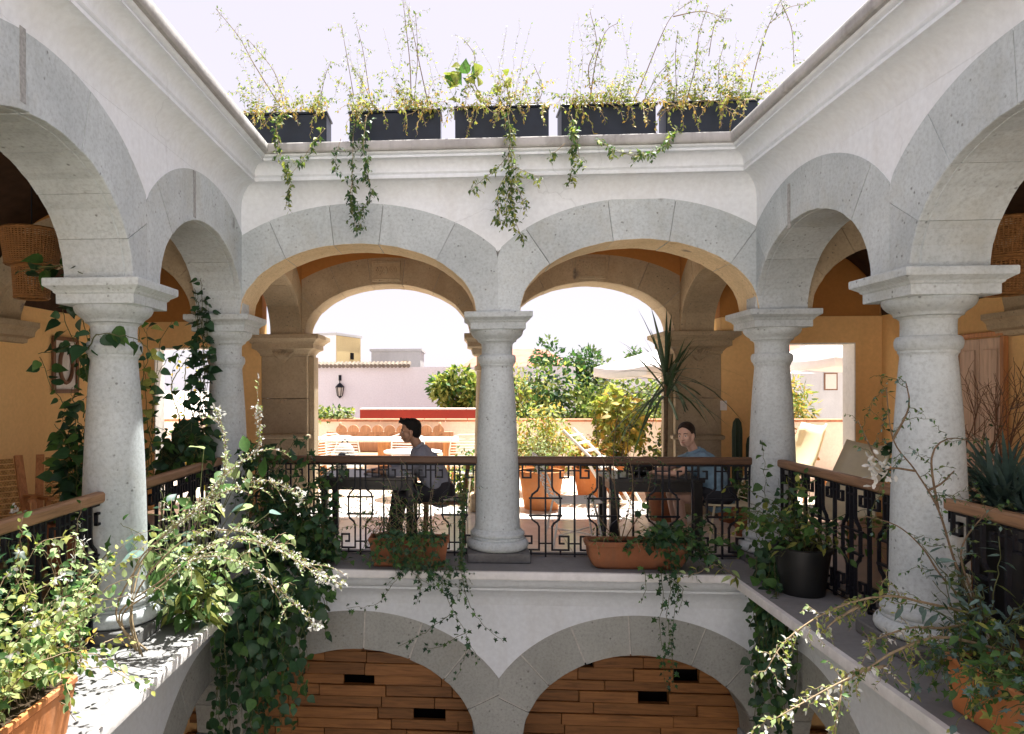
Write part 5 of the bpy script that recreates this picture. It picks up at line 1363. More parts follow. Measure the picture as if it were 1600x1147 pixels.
# C: dark ivy mass in the back left corner
C = Plant('ivy_mass', 'dense dark green ivy covering the back left railing and hanging down from the ledge corner', 'ivy', (-1.95, 6.25, .02), 106)
for k in range(64):          # climbing over the railing
    u, v = C.r.uniform(375, 545), C.r.uniform(685, 880); p = at(u, v, C.r.uniform(6.25, 6.62))
    p0 = Vector((C.r.uniform(-1.95, -1.2), 6.4, .03))
    C.vine([p0, p0.lerp(p, .5) + Vector((0, -.05, .15)) + C.rv(.05), p, p + C.rv(.08) + Vector((0, -.05, -.18))], C.r.choice(('heart', 'lobed')), ('dark', 'dark', 'mid'), .095, .042, .004, 'stem', face=(0, -.8, 0))
for k in range(64):          # hanging curtain
    u = C.r.uniform(335, 470); v1 = C.r.uniform(960, 1230) - max(0, (u - 400)) * 1.1
    x0 = at(u, 905, 6.05); y0 = C.r.uniform(5.2, 6.1)
    p0 = at(u, 900, y0); 
    C.vine([Vector((min(p0.x, -1.75), y0 + .05, .03)), at(u + C.r.uniform(-15, 15), 920, y0 - .05), at(u + C.r.uniform(-18, 18), (920 + v1) / 2, y0 - .08), at(u + C.r.uniform(-22, 22), v1, y0 - .05)], 'heart', ('dark', 'dark', 'mid', 'dark'), .10, .055, .004, 'stem', hang=.9, face=(.3, -1.0, -.3))
for k in range(16):
    u = C.r.uniform(440, 520); v1 = C.r.uniform(930, 1010)
    C.vine([at(u, 880, 6.2), at(u + C.r.uniform(-15, 25), 910, 6.08), at(u + C.r.uniform(-18, 30), v1, 6.08)], 'heart', ('dark', 'mid'), .08, .05, .004, 'stem', hang=.8, face=(0, -1, -.2))
C.finish(300)

def strand(pl, path, size=.055, gap=.035, kind='lobed', mat=('dark', 'mid', 'dark'), r=.003, **kw):
    return pl.vine([at(u, v, y) for u, v, y in path], kind, mat, size, gap, r, 'stem', hang=.7, face=(0, -1, -.1), petiole=.5, **kw)
# D/E: troughs on the back ledge with ivy spilling over
trough('terracotta_trough', 'dull terracotta trough overgrown with ivy, left of the middle column', -.50, 6.42, .72, .22, .255, 0, M['terracotta_old'])
D = Plant('trough_ivy', 'ivy with long trailing strands in the trough left of the middle column', 'ivy', (-.5, 6.42, .24), 107)
for k in range(22):
    p = Vector((D.r.uniform(-.8, -.2), 6.36, .24)); u = D.r.uniform(630, 700)
    D.vine([p, p + Vector((D.r.uniform(-.1, .1), -.12, .06)), p + Vector((D.r.uniform(-.15, .15), -.17, -.12)), at(D.r.uniform(600, 735), D.r.uniform(870, 925), 6.16)], 'lobed', ('dark', 'mid', 'dark'), .06, .035, .003, 'stem', hang=.7, face=(0, -1, 0))
for pth in ([(640, 880, 6.25), (618, 905, 6.12), (600, 930, 6.1), (580, 945, 6.1), (540, 950, 6.12)], [(700, 880, 6.25), (690, 915, 6.1), (712, 965, 6.08), (728, 1000, 6.08), (712, 1060, 6.08)],
            [(715, 870, 6.25), (722, 910, 6.1), (735, 950, 6.08), (752, 975, 6.06), (785, 1005, 6.06)], [(705, 960, 6.08), (680, 975, 6.08), (650, 995, 6.08), (620, 1010, 6.08)],
            [(725, 990, 6.08), (705, 1000, 6.08), (690, 1010, 6.08), (660, 1015, 6.08)], [(728, 995, 6.08), (738, 1020, 6.06), (745, 1035, 6.06)], [(650, 890, 6.2), (655, 920, 6.1), (648, 945, 6.1)]):
    strand(D, pth)
for k in range(9): strand(D, [(718 + D.r.uniform(-8, 10), 720 + D.r.uniform(0, 60), 6.6), (722, 800, 6.55), (720, 880, 6.3), (722 + D.r.uniform(-10, 25), 925 + D.r.uniform(-30, 20), 6.14)], .035, .03)
D.finish(300)
D2 = Plant('wispy_shrub', 'wispy small-leaved shrub growing up through the left railing in front of the man', 'shrub', (-.55, 6.44, .24), 108)
for k in range(40):
    d = Vector((D2.r.uniform(-.9, .7), D2.r.uniform(-.1, .25), D2.r.uniform(.3, 1.1)))
    D2.vine(D2.wander(D2.base + Vector((D2.r.uniform(-.25, .25), 0, 0)), d, D2.r.uniform(.3, .8), 6, -.18, .22), 'narrow', ('dark', 'olive', 'mid'), .05, .022, .0025, 'twig', petiole=.1)
D2.finish(220)
tq = thing('terracotta_trough', 'rounded old terracotta trough with weathered rim, right of the middle column', 'planter', (1.505, 6.43, .002))
m = MB(); hx, hy, V = .43, .125, []
prof = [(.80, .50, .0), (.90, .75, .03), (.98, .95, .10), (1.0, 1.0, .18), (1.0, 1.0, .20), (1.04, 1.12, .205), (1.05, 1.15, .235), (1.03, 1.1, .245), (.98, .9, .244), (.97, .86, .22)]
nn = 40
for fx, fy, z in prof:
    for k in range(nn):
        a = 2 * math.pi * k / nn; c, s_ = math.cos(a), math.sin(a)
        e = .35; V.append((hx * fx * math.copysign(abs(c) ** e, c), hy * fy * math.copysign(abs(s_) ** e, s_), z))
m.add(V, [(i*nn + k, i*nn + (k+1) % nn, (i+1)*nn + (k+1) % nn, (i+1)*nn + k) for i in range(len(prof) - 1) for k in range(nn)] + [tuple(range(nn - 1, -1, -1))])
m.build('body', M['terracotta_old'], tq, auto=40)
m = MB(); m.box(-.40, .40, -.09, .09, .19, .215); m.build('soil', M['soil'], tq)
E1 = Plant('dark_ivy', 'bushy dark ivy with a long hanging strand, at the right end of the rounded trough', 'ivy', (1.76, 6.42, .22), 109)
for k in range(52):
    d = Vector((E1.r.uniform(-.7, .7), E1.r.uniform(-.8, .2), E1.r.uniform(-.1, 1.0)))
    E1.vine(E1.wander(E1.base + Vector((E1.r.uniform(-.12, .15), 0, 0)), d, E1.r.uniform(.2, .5), 5, -.45, .25), E1.r.choice(('heart', 'lobed')), ('dark', 'dark', 'mid'), .075, .035, .003, 'stem')
for pth in ([(1040, 880, 6.2), (1045, 915, 6.08), (1040, 960, 6.07), (1045, 1000, 6.07), (1035, 1040, 6.07), (1040, 1085, 6.07)], [(1060, 880, 6.2), (1058, 930, 6.08), (1050, 975, 6.07), (1048, 1020, 6.07)], [(1030, 890, 6.2), (1035, 940, 6.08), (1028, 985, 6.07), (1040, 1050, 6.07)],
            [(1005, 890, 6.2), (1008, 915, 6.1), (1000, 945, 6.08)], [(1045, 905, 6.1), (1065, 925, 6.08), (1058, 960, 6.08)], [(1045, 1000, 6.07), (1050, 1040, 6.07), (1048, 1075, 6.07)]):
    strand(E1, pth, .055, .03)
E1.finish(300)
E2 = Plant('thin_sapling', 'thin upright sapling with sparse tiny leaves rising above the right railing', 'sapling', (1.42, 6.46, .22), 110)
for pth in ([(968, 845, 6.46), (962, 790, 6.5), (958, 720, 6.5), (965, 650, 6.5), (985, 610, 6.5)], [(970, 845, 6.46), (988, 760, 6.5), (980, 700, 6.5), (990, 655, 6.5)], [(960, 760, 6.5), (935, 700, 6.5), (930, 650, 6.5)], [(985, 720, 6.5), (1010, 715, 6.45), (1030, 722, 6.4)], [(975, 845, 6.46), (1005, 790, 6.48), (1020, 730, 6.5)], [(960, 845, 6.46), (930, 800, 6.45), (925, 770, 6.45)]):
    P = [at(*q) for q in pth]; S = spline(P, .04); E2.tube(S, .006, .002, 'bark', 5)
    for i in range(4, len(S)):
        for q in range(1): E2.vine(E2.wander(S[i], E2.rv(1) + Vector((0, 0, .2)), E2.r.uniform(.06, .2), 4, -.2, .3), 'small', ('dark', 'dark', 'olive'), .03, .022, .0015, 'bark', petiole=.1, fine=True)
for k in range(10): E2.vine(E2.wander(Vector((E2.r.uniform(1.0, 1.75), 6.4, .23)), Vector((E2.r.uniform(-.6, .3), -.4, E2.r.uniform(.1, 1))), E2.r.uniform(.2, .45), 5, -.5, .25), 'narrow', ('olive', 'mid'), .035, .02, .002, 'twig', petiole=.1)
E2.finish(100)

# F: plants at the right corner
F1 = Plant('corner_vine', 'heart-leaved vine hanging from the ledge at the back right corner, beside the corner column', 'vine', (2.42, 6.3, .02), 111)
for k in range(30):
    u = F1.r.uniform(1180, 1235); v1 = F1.r.uniform(960, 1200); y0 = F1.r.uniform(5.6, 6.15)
    F1.vine([at(u, 880 + F1.r.uniform(-40, 40), 6.2), at(u + F1.r.uniform(-10, 10), 930, y0), at(u + F1.r.uniform(-16, 10), (930 + v1) / 2, y0 - .05), at(u + F1.r.uniform(-20, 12), v1, y0 - .05)], 'heart', ('dark', 'dark', 'mid'), .085, .05, .004, 'stem', hang=.9, face=(-.3, -1, -.2))
for pth in ([(1200, 900, 6.2), (1170, 870, 6.2), (1130, 855, 6.2), (1095, 870, 6.2)], [(1205, 880, 6.2), (1190, 820, 6.25), (1195, 760, 6.4), (1190, 690, 6.5)], [(1200, 890, 6.2), (1180, 835, 6.2), (1160, 800, 6.3)], [(1150, 860, 6.2), (1135, 845, 6.2), (1120, 835, 6.25)], [(1210, 870, 6.2), (1225, 800, 6.3), (1215, 750, 6.4)]):
    strand(F1, pth, .085, .045, 'heart', ('mid', 'dark', 'mid'))
# one sunlit sprig reaching over the edge
F1.vine([at(1150, 905, 6.0), at(1120, 885, 5.6), at(1095, 895, 5.5), at(1065, 905, 5.4)], 'oval', ('lime', 'pale'), .085, .055, .004, 'twig', hang=.8)
F1.finish(260)
pot('black_pot', 'big black plastic pot on the right ledge holding a leafy green plant', 2.60, 5.72, .001, .155, .20, .36, M['pot_black'])
F2 = Plant('leafy_potted_plant', 'fresh green leafy plant growing in the big black pot on the right ledge', 'plant', (2.60, 5.72, .33), 112)
for k in range(34):
    d = Vector((F2.r.uniform(-.6, .5), F2.r.uniform(-.5, .5), F2.r.uniform(.35, 1.3)))
    F2.vine(F2.wander(F2.base + F2.rv(.04), d, F2.r.uniform(.3, .78), 6, -.22, .2), 'oval', ('mid', 'mid', 'lime', 'dark'), .085, .04, .0035, 'stem', petiole=.4, start=.15)
F2.finish(260)

# G: right foreground
trough('terracotta_trough', 'terracotta trough at the lower right corner covered by ivy', 2.53, 3.28, .95, .30, .27, R(90), M['terracotta'])
G1 = Plant('wiry_shrub', 'wiry shrub with tall bare stem and arching branches of white leaf tips', 'shrub', (2.56, 3.62, .25), 113)
for pth, k in (([(1525, 965, 3.95), (1490, 880, 4.0), (1465, 800, 4.0), (1430, 740, 4.0), (1395, 690, 4.0), (1385, 610, 4.0)], 1), ([(1525, 965, 3.95), (1470, 905, 4.0), (1440, 860, 4.0), (1400, 825, 4.0), (1350, 810, 4.0)], 1),
               ([(1465, 800, 4.0), (1455, 720, 4.0), (1480, 690, 4.0), (1530, 695, 4.0)], 1), ([(1430, 740, 4.0), (1400, 735, 4.0), (1375, 730, 4.0), (1340, 660, 4.0)], 1), ([(1450, 770, 4.0), (1470, 760, 4.0), (1490, 740, 4.0)], 1),
               ([(1525, 965, 3.9), (1440, 945, 3.8), (1380, 935, 3.7), (1300, 955, 3.6), (1230, 1000, 3.5), (1195, 1050, 3.45)], 2), ([(1560, 1020, 3.7), (1470, 1000, 3.6), (1400, 1020, 3.4), (1350, 1050, 3.3), (1290, 1080, 3.2), (1210, 1125, 3.1)], 2),
               ([(1380, 1045, 3.4), (1320, 1060, 3.3), (1310, 1100, 3.2), (1300, 1150, 3.2)], 2), ([(1530, 970, 3.9), (1480, 985, 3.8), (1420, 985, 3.7), (1360, 1005, 3.6)], 2), ([(1340, 950, 3.65), (1300, 975, 3.6), (1290, 985, 3.6)], 2),
               ([(1540, 980, 3.9), (1500, 870, 4.0), (1545, 800, 4.0)], 1), ([(1395, 690, 4.0), (1420, 640, 4.0), (1415, 600, 4.0)], 1)):
    P = [at(*q) for q in pth]; S = spline(P, .035); G1.tube(S, .0085 if k == 2 else .007, .0025, 'twig' if k == 2 else 'bark', 6)
    n0 = int(len(S) * (.35 if k == 1 else .3))
    for i in range(n0, len(S)):
        if k == 1:
            if G1.r.random() < .75: G1.vine(G1.wander(S[i], G1.rv(1) + Vector((0, 0, .2)), G1.r.uniform(.08, .28), 4, -.15, .25), 'small', ('olive', 'mid', 'blue'), .032, .020, .0018, 'stem', petiole=.1, fine=True)
        else:
            t = (S[min(i+1, len(S)-1)] - S[i-1]).normalized()
            G1.vine(G1.wander(S[i], t * .6 + G1.rv(.6) + Vector((0, 0, -.1)), G1.r.uniform(.06, .2), 4, -.35, .25), 'small', ('pale', 'flower', 'lime') if i > len(S) * .6 else ('olive', 'mid', 'lime'), .032, .014, .002, 'twig', petiole=.05, fine=True, hang=.2)
for k in range(8):
    d = Vector((G1.r.uniform(-1, .3), G1.r.uniform(-.6, .6), G1.r.uniform(.1, 1)))
    G1.vine(G1.wander(G1.base + Vector((0, G1.r.uniform(-.3, .3), 0)), d, G1.r.uniform(.3, .8), 5, -.4, .3), 'narrow', ('olive', 'mid', 'dark'), .045, .035, .002, 'stem', petiole=.1)
for u, v in ((1368, 728), (1385, 738), (1360, 745), (1490, 1110), (1500, 1120)):
    for j in range(14): G1.leaf(at(u, v, 3.9) + G1.rv(.025), G1.rv(1), G1.rv(1), .035, 'petal', 'flower', 'petal', 1, True)
G1.finish(200)
G2 = Plant('ground_ivy', 'green ivy and mint-like leaves filling the terracotta trough at the lower right', 'ivy', (2.52, 3.1, .25), 114)
for k in range(84):
    p = Vector((2.50 + G2.r.uniform(-.12, .12), G2.r.uniform(2.85, 3.72), .25)); d = Vector((G2.r.uniform(-.9, .4), G2.r.uniform(-.5, .5), G2.r.uniform(.0, 1.0)))
    G2.vine(G2.wander(p, d, G2.r.uniform(.2, .45), 5, -.5, .28), G2.r.choice(('lobed', 'oval')), ('mid', 'lime', 'blue', 'mid'), .055, .03, .003, 'stem')
G2.finish(300)
G3 = Plant('spiky_plant', 'blue-green grassy spiky plant behind the right handrail', 'plant', at(1570, 800, 4.9), 115)
for k in range(190):
    a = G3.r.uniform(0, 6.28); e = G3.r.uniform(.1, 1.2); d = Vector((math.cos(a) * e, math.sin(a) * e, 1.0))
    G3.leaf(G3.base + G3.rv(.04), d, Vector((-d.x, -d.y, .4)), G3.r.uniform(.3, .55), 'sword', 'blue', 'leaf', G3.r.choice((.3, .6, .9)))
G3.finish(240)
gp3 = G3.base; pot('terracotta_pot', 'dark pot of the blue-green spiky plant behind the right railing', gp3.x, gp3.y, .0, .15, .20, max(.3, gp3.z + .02), M['pot_black'])
G4 = Plant('silver_plant', 'silvery blue-green leafy plant at the right picture edge below the handrail', 'plant', (2.62, 3.85, .25), 116)
G4.bush(15, .55, 'narrow', ('blue', 'blue', 'olive'), .10, .03, 1.0, .6, -.15, petiole=.1)
G4.finish(200)
G5 = Plant('bare_branch_plant', 'dark leafless branching plant in front of the brown shutter at the right', 'shrub', (4.1, 5.9, .4), 117)
def twigs(pl, p, d, ln, r, depth, mat):
    P = pl.wander(p, d, ln, 5, .02, .16); pl.tube(spline(P, .04), r, r * .55, mat, 5)
    if depth == 0: return
    for k in range(pl.r.randint(3, 4)):
        i = pl.r.randint(2, 5); q = P[i]; d2 = (Vector(d).normalized() + pl.rv(.45) + Vector((0, 0, .15))).normalized(); twigs(pl, q, d2, ln * .62, r * .6, depth - 1, mat)
for k in range(5): twigs(G5, G5.base + G5.rv(.04), (G5.r.uniform(-.5, .5), G5.r.uniform(-.3, .3), 1), .75, .010, 3, 'wood_dk')
G5.bush(10, .9, 'oval', ('dark', 'mid'), .08, .06, 1.0, .5)
G5.finish(150)
pot('terracotta_pot', 'old pot under the bare branching plant in the right gallery', 4.1, 5.9, .0, .16, .21, .42, M['terracotta_old'])
G6 = Plant('dark_shrub', 'round dark leafy shrub right of the large right column', 'shrub', (3.72, 6.1, .45), 118)
G6.tube([G6.base + Vector((0, 0, -.05)), G6.base + Vector((0, 0, .6))], .02, .012, 'bark')
G6.sphere_leaves((3.72, 6.1, 1.0), (.24, .24, .52), 260, 'oval', 'dark', .10)
G6.finish(260)
pot('terracotta_pot', 'old pot of the round dark shrub in the right gallery', 3.72, 6.1, 0, .15, .20, .45, M['terracotta_old'])

# H: vines climbing between the left columns
H = Plant('climbing_vine', 'dark heart-leaved vine climbing around the large left column and its capital', 'vine', (-2.75, 4.9, .02), 119)
for pth in ([(118, 800, 5.0), (120, 700, 5.0), (115, 620, 5.0), (125, 560, 5.0), (100, 490, 5.0), (115, 430, 5.0)], [(140, 820, 5.0), (135, 690, 5.0), (110, 640, 5.0), (80, 600, 4.9), (62, 555, 4.8)], [(130, 650, 5.0), (140, 600, 5.0), (118, 540, 5.0), (90, 545, 4.9), (60, 550, 4.8)],
            [(135, 560, 4.5), (150, 522, 4.30), (195, 522, 4.30), (225, 535, 4.45), (240, 560, 4.6)], [(60, 415, 4.4), (100, 412, 4.4), (130, 425, 4.35)], [(110, 430, 4.9), (95, 415, 4.6), (60, 418, 4.4), (28, 420, 4.4)],
            [(100, 480, 5.0), (115, 465, 5.0), (130, 500, 5.0), (140, 540, 5.0)], [(120, 720, 5.0), (100, 680, 5.0), (85, 660, 5.0)], [(130, 760, 4.95), (110, 740, 4.95), (70, 760, 4.9)]):
    strand(H, pth, .115, .055, 'heart', ('dark', 'dark', 'mid'), .005)
for k in range(14): strand(H, [(H.r.uniform(100, 140), 810, 5.1), (H.r.uniform(90, 140), 740, 5.1), (H.r.uniform(95, 140), H.r.uniform(600, 690), 5.1)], .11, .06, 'heart', ('dark', 'mid'), .004)
H.finish(240)
H2 = Plant('climbing_vine', 'dark vine growing thickly up the corner column at the left and across the bright doorway', 'vine', (-2.55, 6.5, .02), 120)
for k in range(9):
    u = H2.r.uniform(304, 330); strand(H2, [(u + H2.r.uniform(-10, 10), 720, 6.45), (u, 620, 6.45), (u + H2.r.uniform(-8, 8), 540, 6.45), (u + H2.r.uniform(-12, 12), H2.r.uniform(410, 500), 6.45)], .105, .06, 'heart', ('dark', 'dark'), .004)
for pth in ([(225, 760, 5.6), (235, 680, 5.6), (242, 600, 5.6), (262, 560, 5.6), (300, 530, 5.6)], [(240, 760, 5.6), (230, 650, 5.6), (225, 560, 5.6), (215, 500, 5.5)], [(230, 740, 5.5), (240, 640, 5.5), (250, 540, 5.5), (270, 500, 5.5)], [(275, 720, 6.4), (280, 640, 6.4), (268, 590, 6.4), (290, 540, 6.4)], [(222, 600, 5.4), (232, 540, 5.4), (225, 510, 5.3)]):
    strand(H2, pth, .10, .055, 'heart', ('mid', 'dark', 'lime'), .004)
for k in range(16): strand(H2, [(H2.r.uniform(228, 330), 745, 6.2), (H2.r.uniform(228, 320), 700, 6.2), (H2.r.uniform(230, 315), H2.r.uniform(655, 690), 6.2)], .12, .06, 'oval', ('dark', 'mid'), .004)
H2.finish(300)
H3 = Plant('paddle_leaf_plant', 'plant with a few very big dark paddle leaves beside the left corner column', 'plant', (-2.75, 6.3, .05), 121)
for u, v, sz in ((298, 690, .34), (268, 712, .26), (320, 712, .22), (255, 735, .22)):
    p = at(u, v + 20, 6.3); H3.tube(spline([H3.base, H3.base.lerp(p, .6) + Vector((0, 0, .08)), p]), .012, .008, 'twig', 6); H3.leaf(p, Vector((H3.r.uniform(-.3, .3), 0, 1)), Vector((H3.r.uniform(-.3, .3), -1, .2)), sz, 'round', 'dark', 'leaf', .5)
H3.finish()
H4 = Plant('fern', 'small green fern in front of the woven chair at the left', 'fern', (-3.05, 5.4, .55), 122)
for k in range(16):
    a = H4.r.uniform(0, 6.28); P = H4.wander(H4.base, Vector((math.cos(a), math.sin(a), .9)), .36, 6, -.5, .05); S = spline(P, .02); H4.tube(S, .003, .001, 'stem', 4)
    for i in range(2, len(S)):
        t = (S[i] - S[i-1]).normalized(); sd = t.cross(Vector((0, 0, 1))).normalized()
        for q in (-1, 1): H4.leaf(S[i], sd * q + t * .4, Vector((0, 0, 1)), .075 * (1 - .6 * i / len(S)), 'narrow', 'mid', 'leaf', 1, True)
H4.finish()
pot('terracotta_pot', 'pot with the small fern in the left gallery', -3.05, 5.4, 0, .16, .2, .56, M['terracotta_old'])
H5 = Plant('ledge_ivy', 'dark ivy behind the left handrail and below it, at the left picture edge', 'ivy', (-2.42, 3.3, .03), 123)
for k in range(60):
    p = Vector((-2.42 + H5.r.uniform(-.05, .05), H5.r.uniform(2.6, 3.95), .03))
    H5.vine(H5.wander(p, Vector((H5.r.uniform(-.15, .25), H5.r.uniform(-.3, .3), 1.2)), H5.r.uniform(.5, .95), 6, -.08, .18), 'lobed', ('dark', 'mid', 'dark'), .085, .04, .004, 'stem')
H5.finish(260)

# I: planters and wild growth on the roof edge
RZ, RY = 3.775, 6.48
for i, (u0, u1) in enumerate(((384, 512), (548, 690), (713, 859), (879, 1027), (1043, 1186))):
    a, b = at(u0, 190, RY), at(u1, 190, RY); cx, ln = (a.x + b.x) / 2, (b.x - a.x)
    lab = ('leftmost dark planter box on the roof edge', 'second dark planter box from the left on the roof edge', 'middle dark planter box on the roof edge', 'fourth dark planter box from the left on the roof edge', 'rightmost dark planter box on the roof edge, thick with yellow-green growth')[i]
    p = thing('roof_planter', lab, 'planter', (cx, RY + .12 + (.0, .02, -.015, .01, .0)[i], RZ), (.012, -.018, .01, .02, -.012)[i], 'dark planter boxes along the roof edge')
    m = MB(); m.bbox(-ln/2, ln/2, -.13, .13, .02, .325, .006); m.build('box', M['planter'], p)
    m = MB()
    for q in ((-ln/2, ln/2, -.145, -.118), (-ln/2, ln/2, .118, .145)): m.bbox(q[0] - .012, q[1] + .012, q[2], q[3], .326, .345, .004)
    for q in ((-ln/2 - .012, -ln/2 + .014), (ln/2 - .014, ln/2 + .012)): m.bbox(q[0], q[1], -.117, .117, .326, .345, .004)
    m.build('rim', M['planter'], p); m = MB(); m.box(-ln/2 + .015, ln/2 - .015, -.117, .117, .3255, .332); m.build('soil', M['soil'], p)
    m = MB(); m.bbox(-ln/2 + .05, -ln/2 + .1, -.10, .10, -.012, .019, .004); m.build('foot', M['planter'], p); m = MB(); m.bbox(ln/2 - .1, ln/2 - .05, -.10, .10, -.012, .019, .004); m.build('foot', M['planter'], p)
    pl = Plant('roof_plant', ('straggly yellow-green plant with dry twigs in the leftmost roof planter', 'wiry plant with two tall bare stems in the second roof planter', 'plant with broad green leaves and yellow growth in the middle roof planter',
                              'plant with a tall leafy stem in the fourth roof planter', 'thick yellow-green plant with long thin branches in the rightmost roof planter')[i], 'plant', (cx, RY + .10, RZ + .33), 130 + i, 'wild plants in the roof planters')
    dens = (38, 38, 34, 42, 58)[i]
    for k in range(dens):
        b_ = pl.base + Vector((pl.r.uniform(-ln/2, ln/2), pl.r.uniform(-.1, .08), 0)); d = Vector((pl.r.uniform(-.7, .7), pl.r.uniform(-.5, .25), pl.r.uniform(.3, 1.2)))
        pl.vine(pl.wander(b_, d, pl.r.uniform(.18, .50), 5, -.3, .35), 'small', pl.r.choice((('lime', 'olive', 'lime'), ('olive', 'lime'), ('yellow', 'lime'))), .042, .011, .0016, 'twig', petiole=.15, fine=True)
    for k in range(16):
        b_ = pl.base + Vector((pl.r.uniform(-ln/2, ln/2), -.14, 0)); d = Vector((pl.r.uniform(-.8, .8), -.35, pl.r.uniform(-.2, .5)))
        pl.vine(pl.wander(b_, d, pl.r.uniform(.2, .5), 6, -.7, .45), 'small', ('lime', 'lime', 'yellow'), .042, .016, .003, 'bark_pale', petiole=.15, fine=True)
    for k in range(10):
        b_ = pl.base + Vector((pl.r.uniform(-ln/2, ln/2), 0, 0)); pl.vine(pl.wander(b_, Vector((pl.r.uniform(-.25, .25), 0, 1)), pl.r.uniform(.45, .85), 6, -.05, .18), 'small', ('olive', 'lime', 'lime'), .034, .02, .0014, 'twig', petiole=.2, fine=True)
    paths = {0: [([(440, 165), (400, 100), (375, 55), (340, 12)], .6), ([(445, 160), (430, 110), (390, 60)], .6), ([(500, 170), (510, 120), (520, 95)], .5)],
             1: [([(645, 165), (643, 100), (637, 40), (632, -5)], .5), ([(672, 165), (660, 110), (648, 50), (640, 15)], .75), ([(648, 165), (655, 90), (652, 20)], .7), ([(585, 165), (570, 130), (550, 100)], .4), ([(555, 150), (545, 90), (536, 38)], .85), ([(580, 150), (570, 80), (560, 40)], .85)],
             2: [([(760, 165), (740, 120), (745, 90), (730, 65)], .3), ([(840, 165), (850, 140), (838, 105)], .3)],
             3: [([(930, 165), (922, 110), (935, 70), (925, 20)], .2), ([(925, 150), (935, 90), (950, 50), (968, 38)], .2), ([(990, 165), (1010, 120), (1035, 60), (1055, 25), (1090, 0)], .8), ([(1005, 165), (1030, 120), (1055, 95)], .5), ([(1055, 28), (1100, 20), (1130, 30), (1145, 32)], .4)],
             4: [([(1170, 165), (1188, 90), (1205, 40), (1225, 0)], .7), ([(1205, 40), (1235, 15), (1265, 10)], .3), ([(1225, 10), (1240, 50), (1243, 105)], .5), ([(1060, 165), (1058, 90), (1062, 50)], .4), ([(1075, 160), (1090, 100), (1095, 55), (1110, 10)], .45), ([(1130, 165), (1125, 110), (1135, 70)], .5), ([(1110, 90), (1120, 40), (1140, 20)], .3)]}[i]
    for pth, st in paths:
        P = spline([at(u, v, RY + .12) for u, v in pth], .03); pl.tube(P, .006 if len(pth) > 3 else .004, .002, 'bark', 5)
        for j in range(int(len(P) * st * .5), len(P)):
            if pl.r.random() < (.5 if j < len(P) * st else .95):
                pl.vine(pl.wander(P[j], pl.rv(1) + Vector((0, 0, .2)), pl.r.uniform(.05, .17), 3, -.2, .3), 'small', ('olive', 'lime', 'olive'), .034, .022, .0015, 'twig', petiole=.1, fine=True)
    if i == 2:
        for k in range(26):
            p = at(pl.r.uniform(700, 752), pl.r.uniform(95, 160), RY + .1); pl.leaf(p, pl.rv(.7) + Vector((0, -.2, -.3)), Vector((0, -.8, .5)) + pl.rv(.5), pl.r.uniform(.06, .12), 'heart', pl.r.choice(('mid', 'lime')))
        pl.tube(spline([pl.base, at(742, 140, RY + .1), at(730, 95, RY + .1)]), .006, .003, 'twig')
        for k in range(9): pl.leaf(at(pl.r.uniform(775, 800), pl.r.uniform(112, 145), RY + .1), pl.rv(.7), Vector((0, -.8, .5)) + pl.rv(.5), .07, 'heart', 'lime')
        pl.tube(spline([pl.base + Vector((.1, 0, 0)), at(795, 140, RY + .1), at(785, 118, RY + .1)]), .005, .003, 'twig')
    # strands falling over the cornice
    hang = {0: [[(455, 170, 6.3), (435, 190, 6.15), (440, 240, 6.1), (455, 275, 6.1), (448, 320, 6.2)], [(510, 200, 6.2), (490, 225, 6.12), (470, 255, 6.1), (455, 272, 6.1)]],
            1: [[(565, 170, 6.3), (555, 200, 6.15), (553, 240, 6.1), (552, 300, 6.15), (556, 330, 6.2), (568, 358, 6.25)], [(575, 180, 6.3), (570, 230, 6.1), (578, 280, 6.12), (580, 310, 6.2), (562, 332, 6.2)], [(535, 215, 6.15), (528, 240, 6.12), (524, 268, 6.12)], [(552, 285, 6.12), (548, 310, 6.15), (554, 340, 6.2), (560, 356, 6.22)]],
            2: [[(795, 175, 6.25), (800, 215, 6.12), (796, 250, 6.1), (800, 300, 6.12), (805, 340, 6.2), (818, 375, 6.25)], [(798, 240, 6.1), (780, 262, 6.1), (755, 282, 6.1), (735, 300, 6.1)], [(800, 260, 6.1), (820, 268, 6.08), (845, 278, 6.08)], [(795, 270, 6.1), (780, 300, 6.12), (782, 345, 6.2)], [(802, 280, 6.1), (815, 305, 6.12), (822, 330, 6.15)], [(802, 230, 6.1), (808, 270, 6.1), (795, 310, 6.1), (790, 352, 6.2)]],
            3: [[(895, 180, 6.25), (900, 215, 6.12), (897, 250, 6.1), (892, 288, 6.1)], [(900, 200, 6.15), (905, 235, 6.1), (910, 262, 6.1)], [(885, 225, 6.12), (870, 238, 6.1), (862, 240, 6.1)]],
            4: [[(1060, 200, 6.25), (1045, 225, 6.12), (1020, 240, 6.1), (985, 244, 6.1), (950, 230, 6.1), (940, 218, 6.12)]]}[i]
    for h in hang:
        mt = ('dark', 'mid', 'olive') if i in (1,) else ('lime', 'olive', 'mid')
        P = spline([at(*q) for q in h], .03); pl.tube(P, .0032, .0015, 'twig', 5)
        for j in range(3, len(P)):
            for q in range(2):
                if pl.r.random() < .8: pl.vine(pl.wander(P[j], pl.rv(1) + Vector((0, -.2, -.4)), pl.r.uniform(.03, .09), 3, -.4, .3), 'small', mt, .052, .017, .0012, 'stem', petiole=.1, fine=True)
    pl.finish(120)

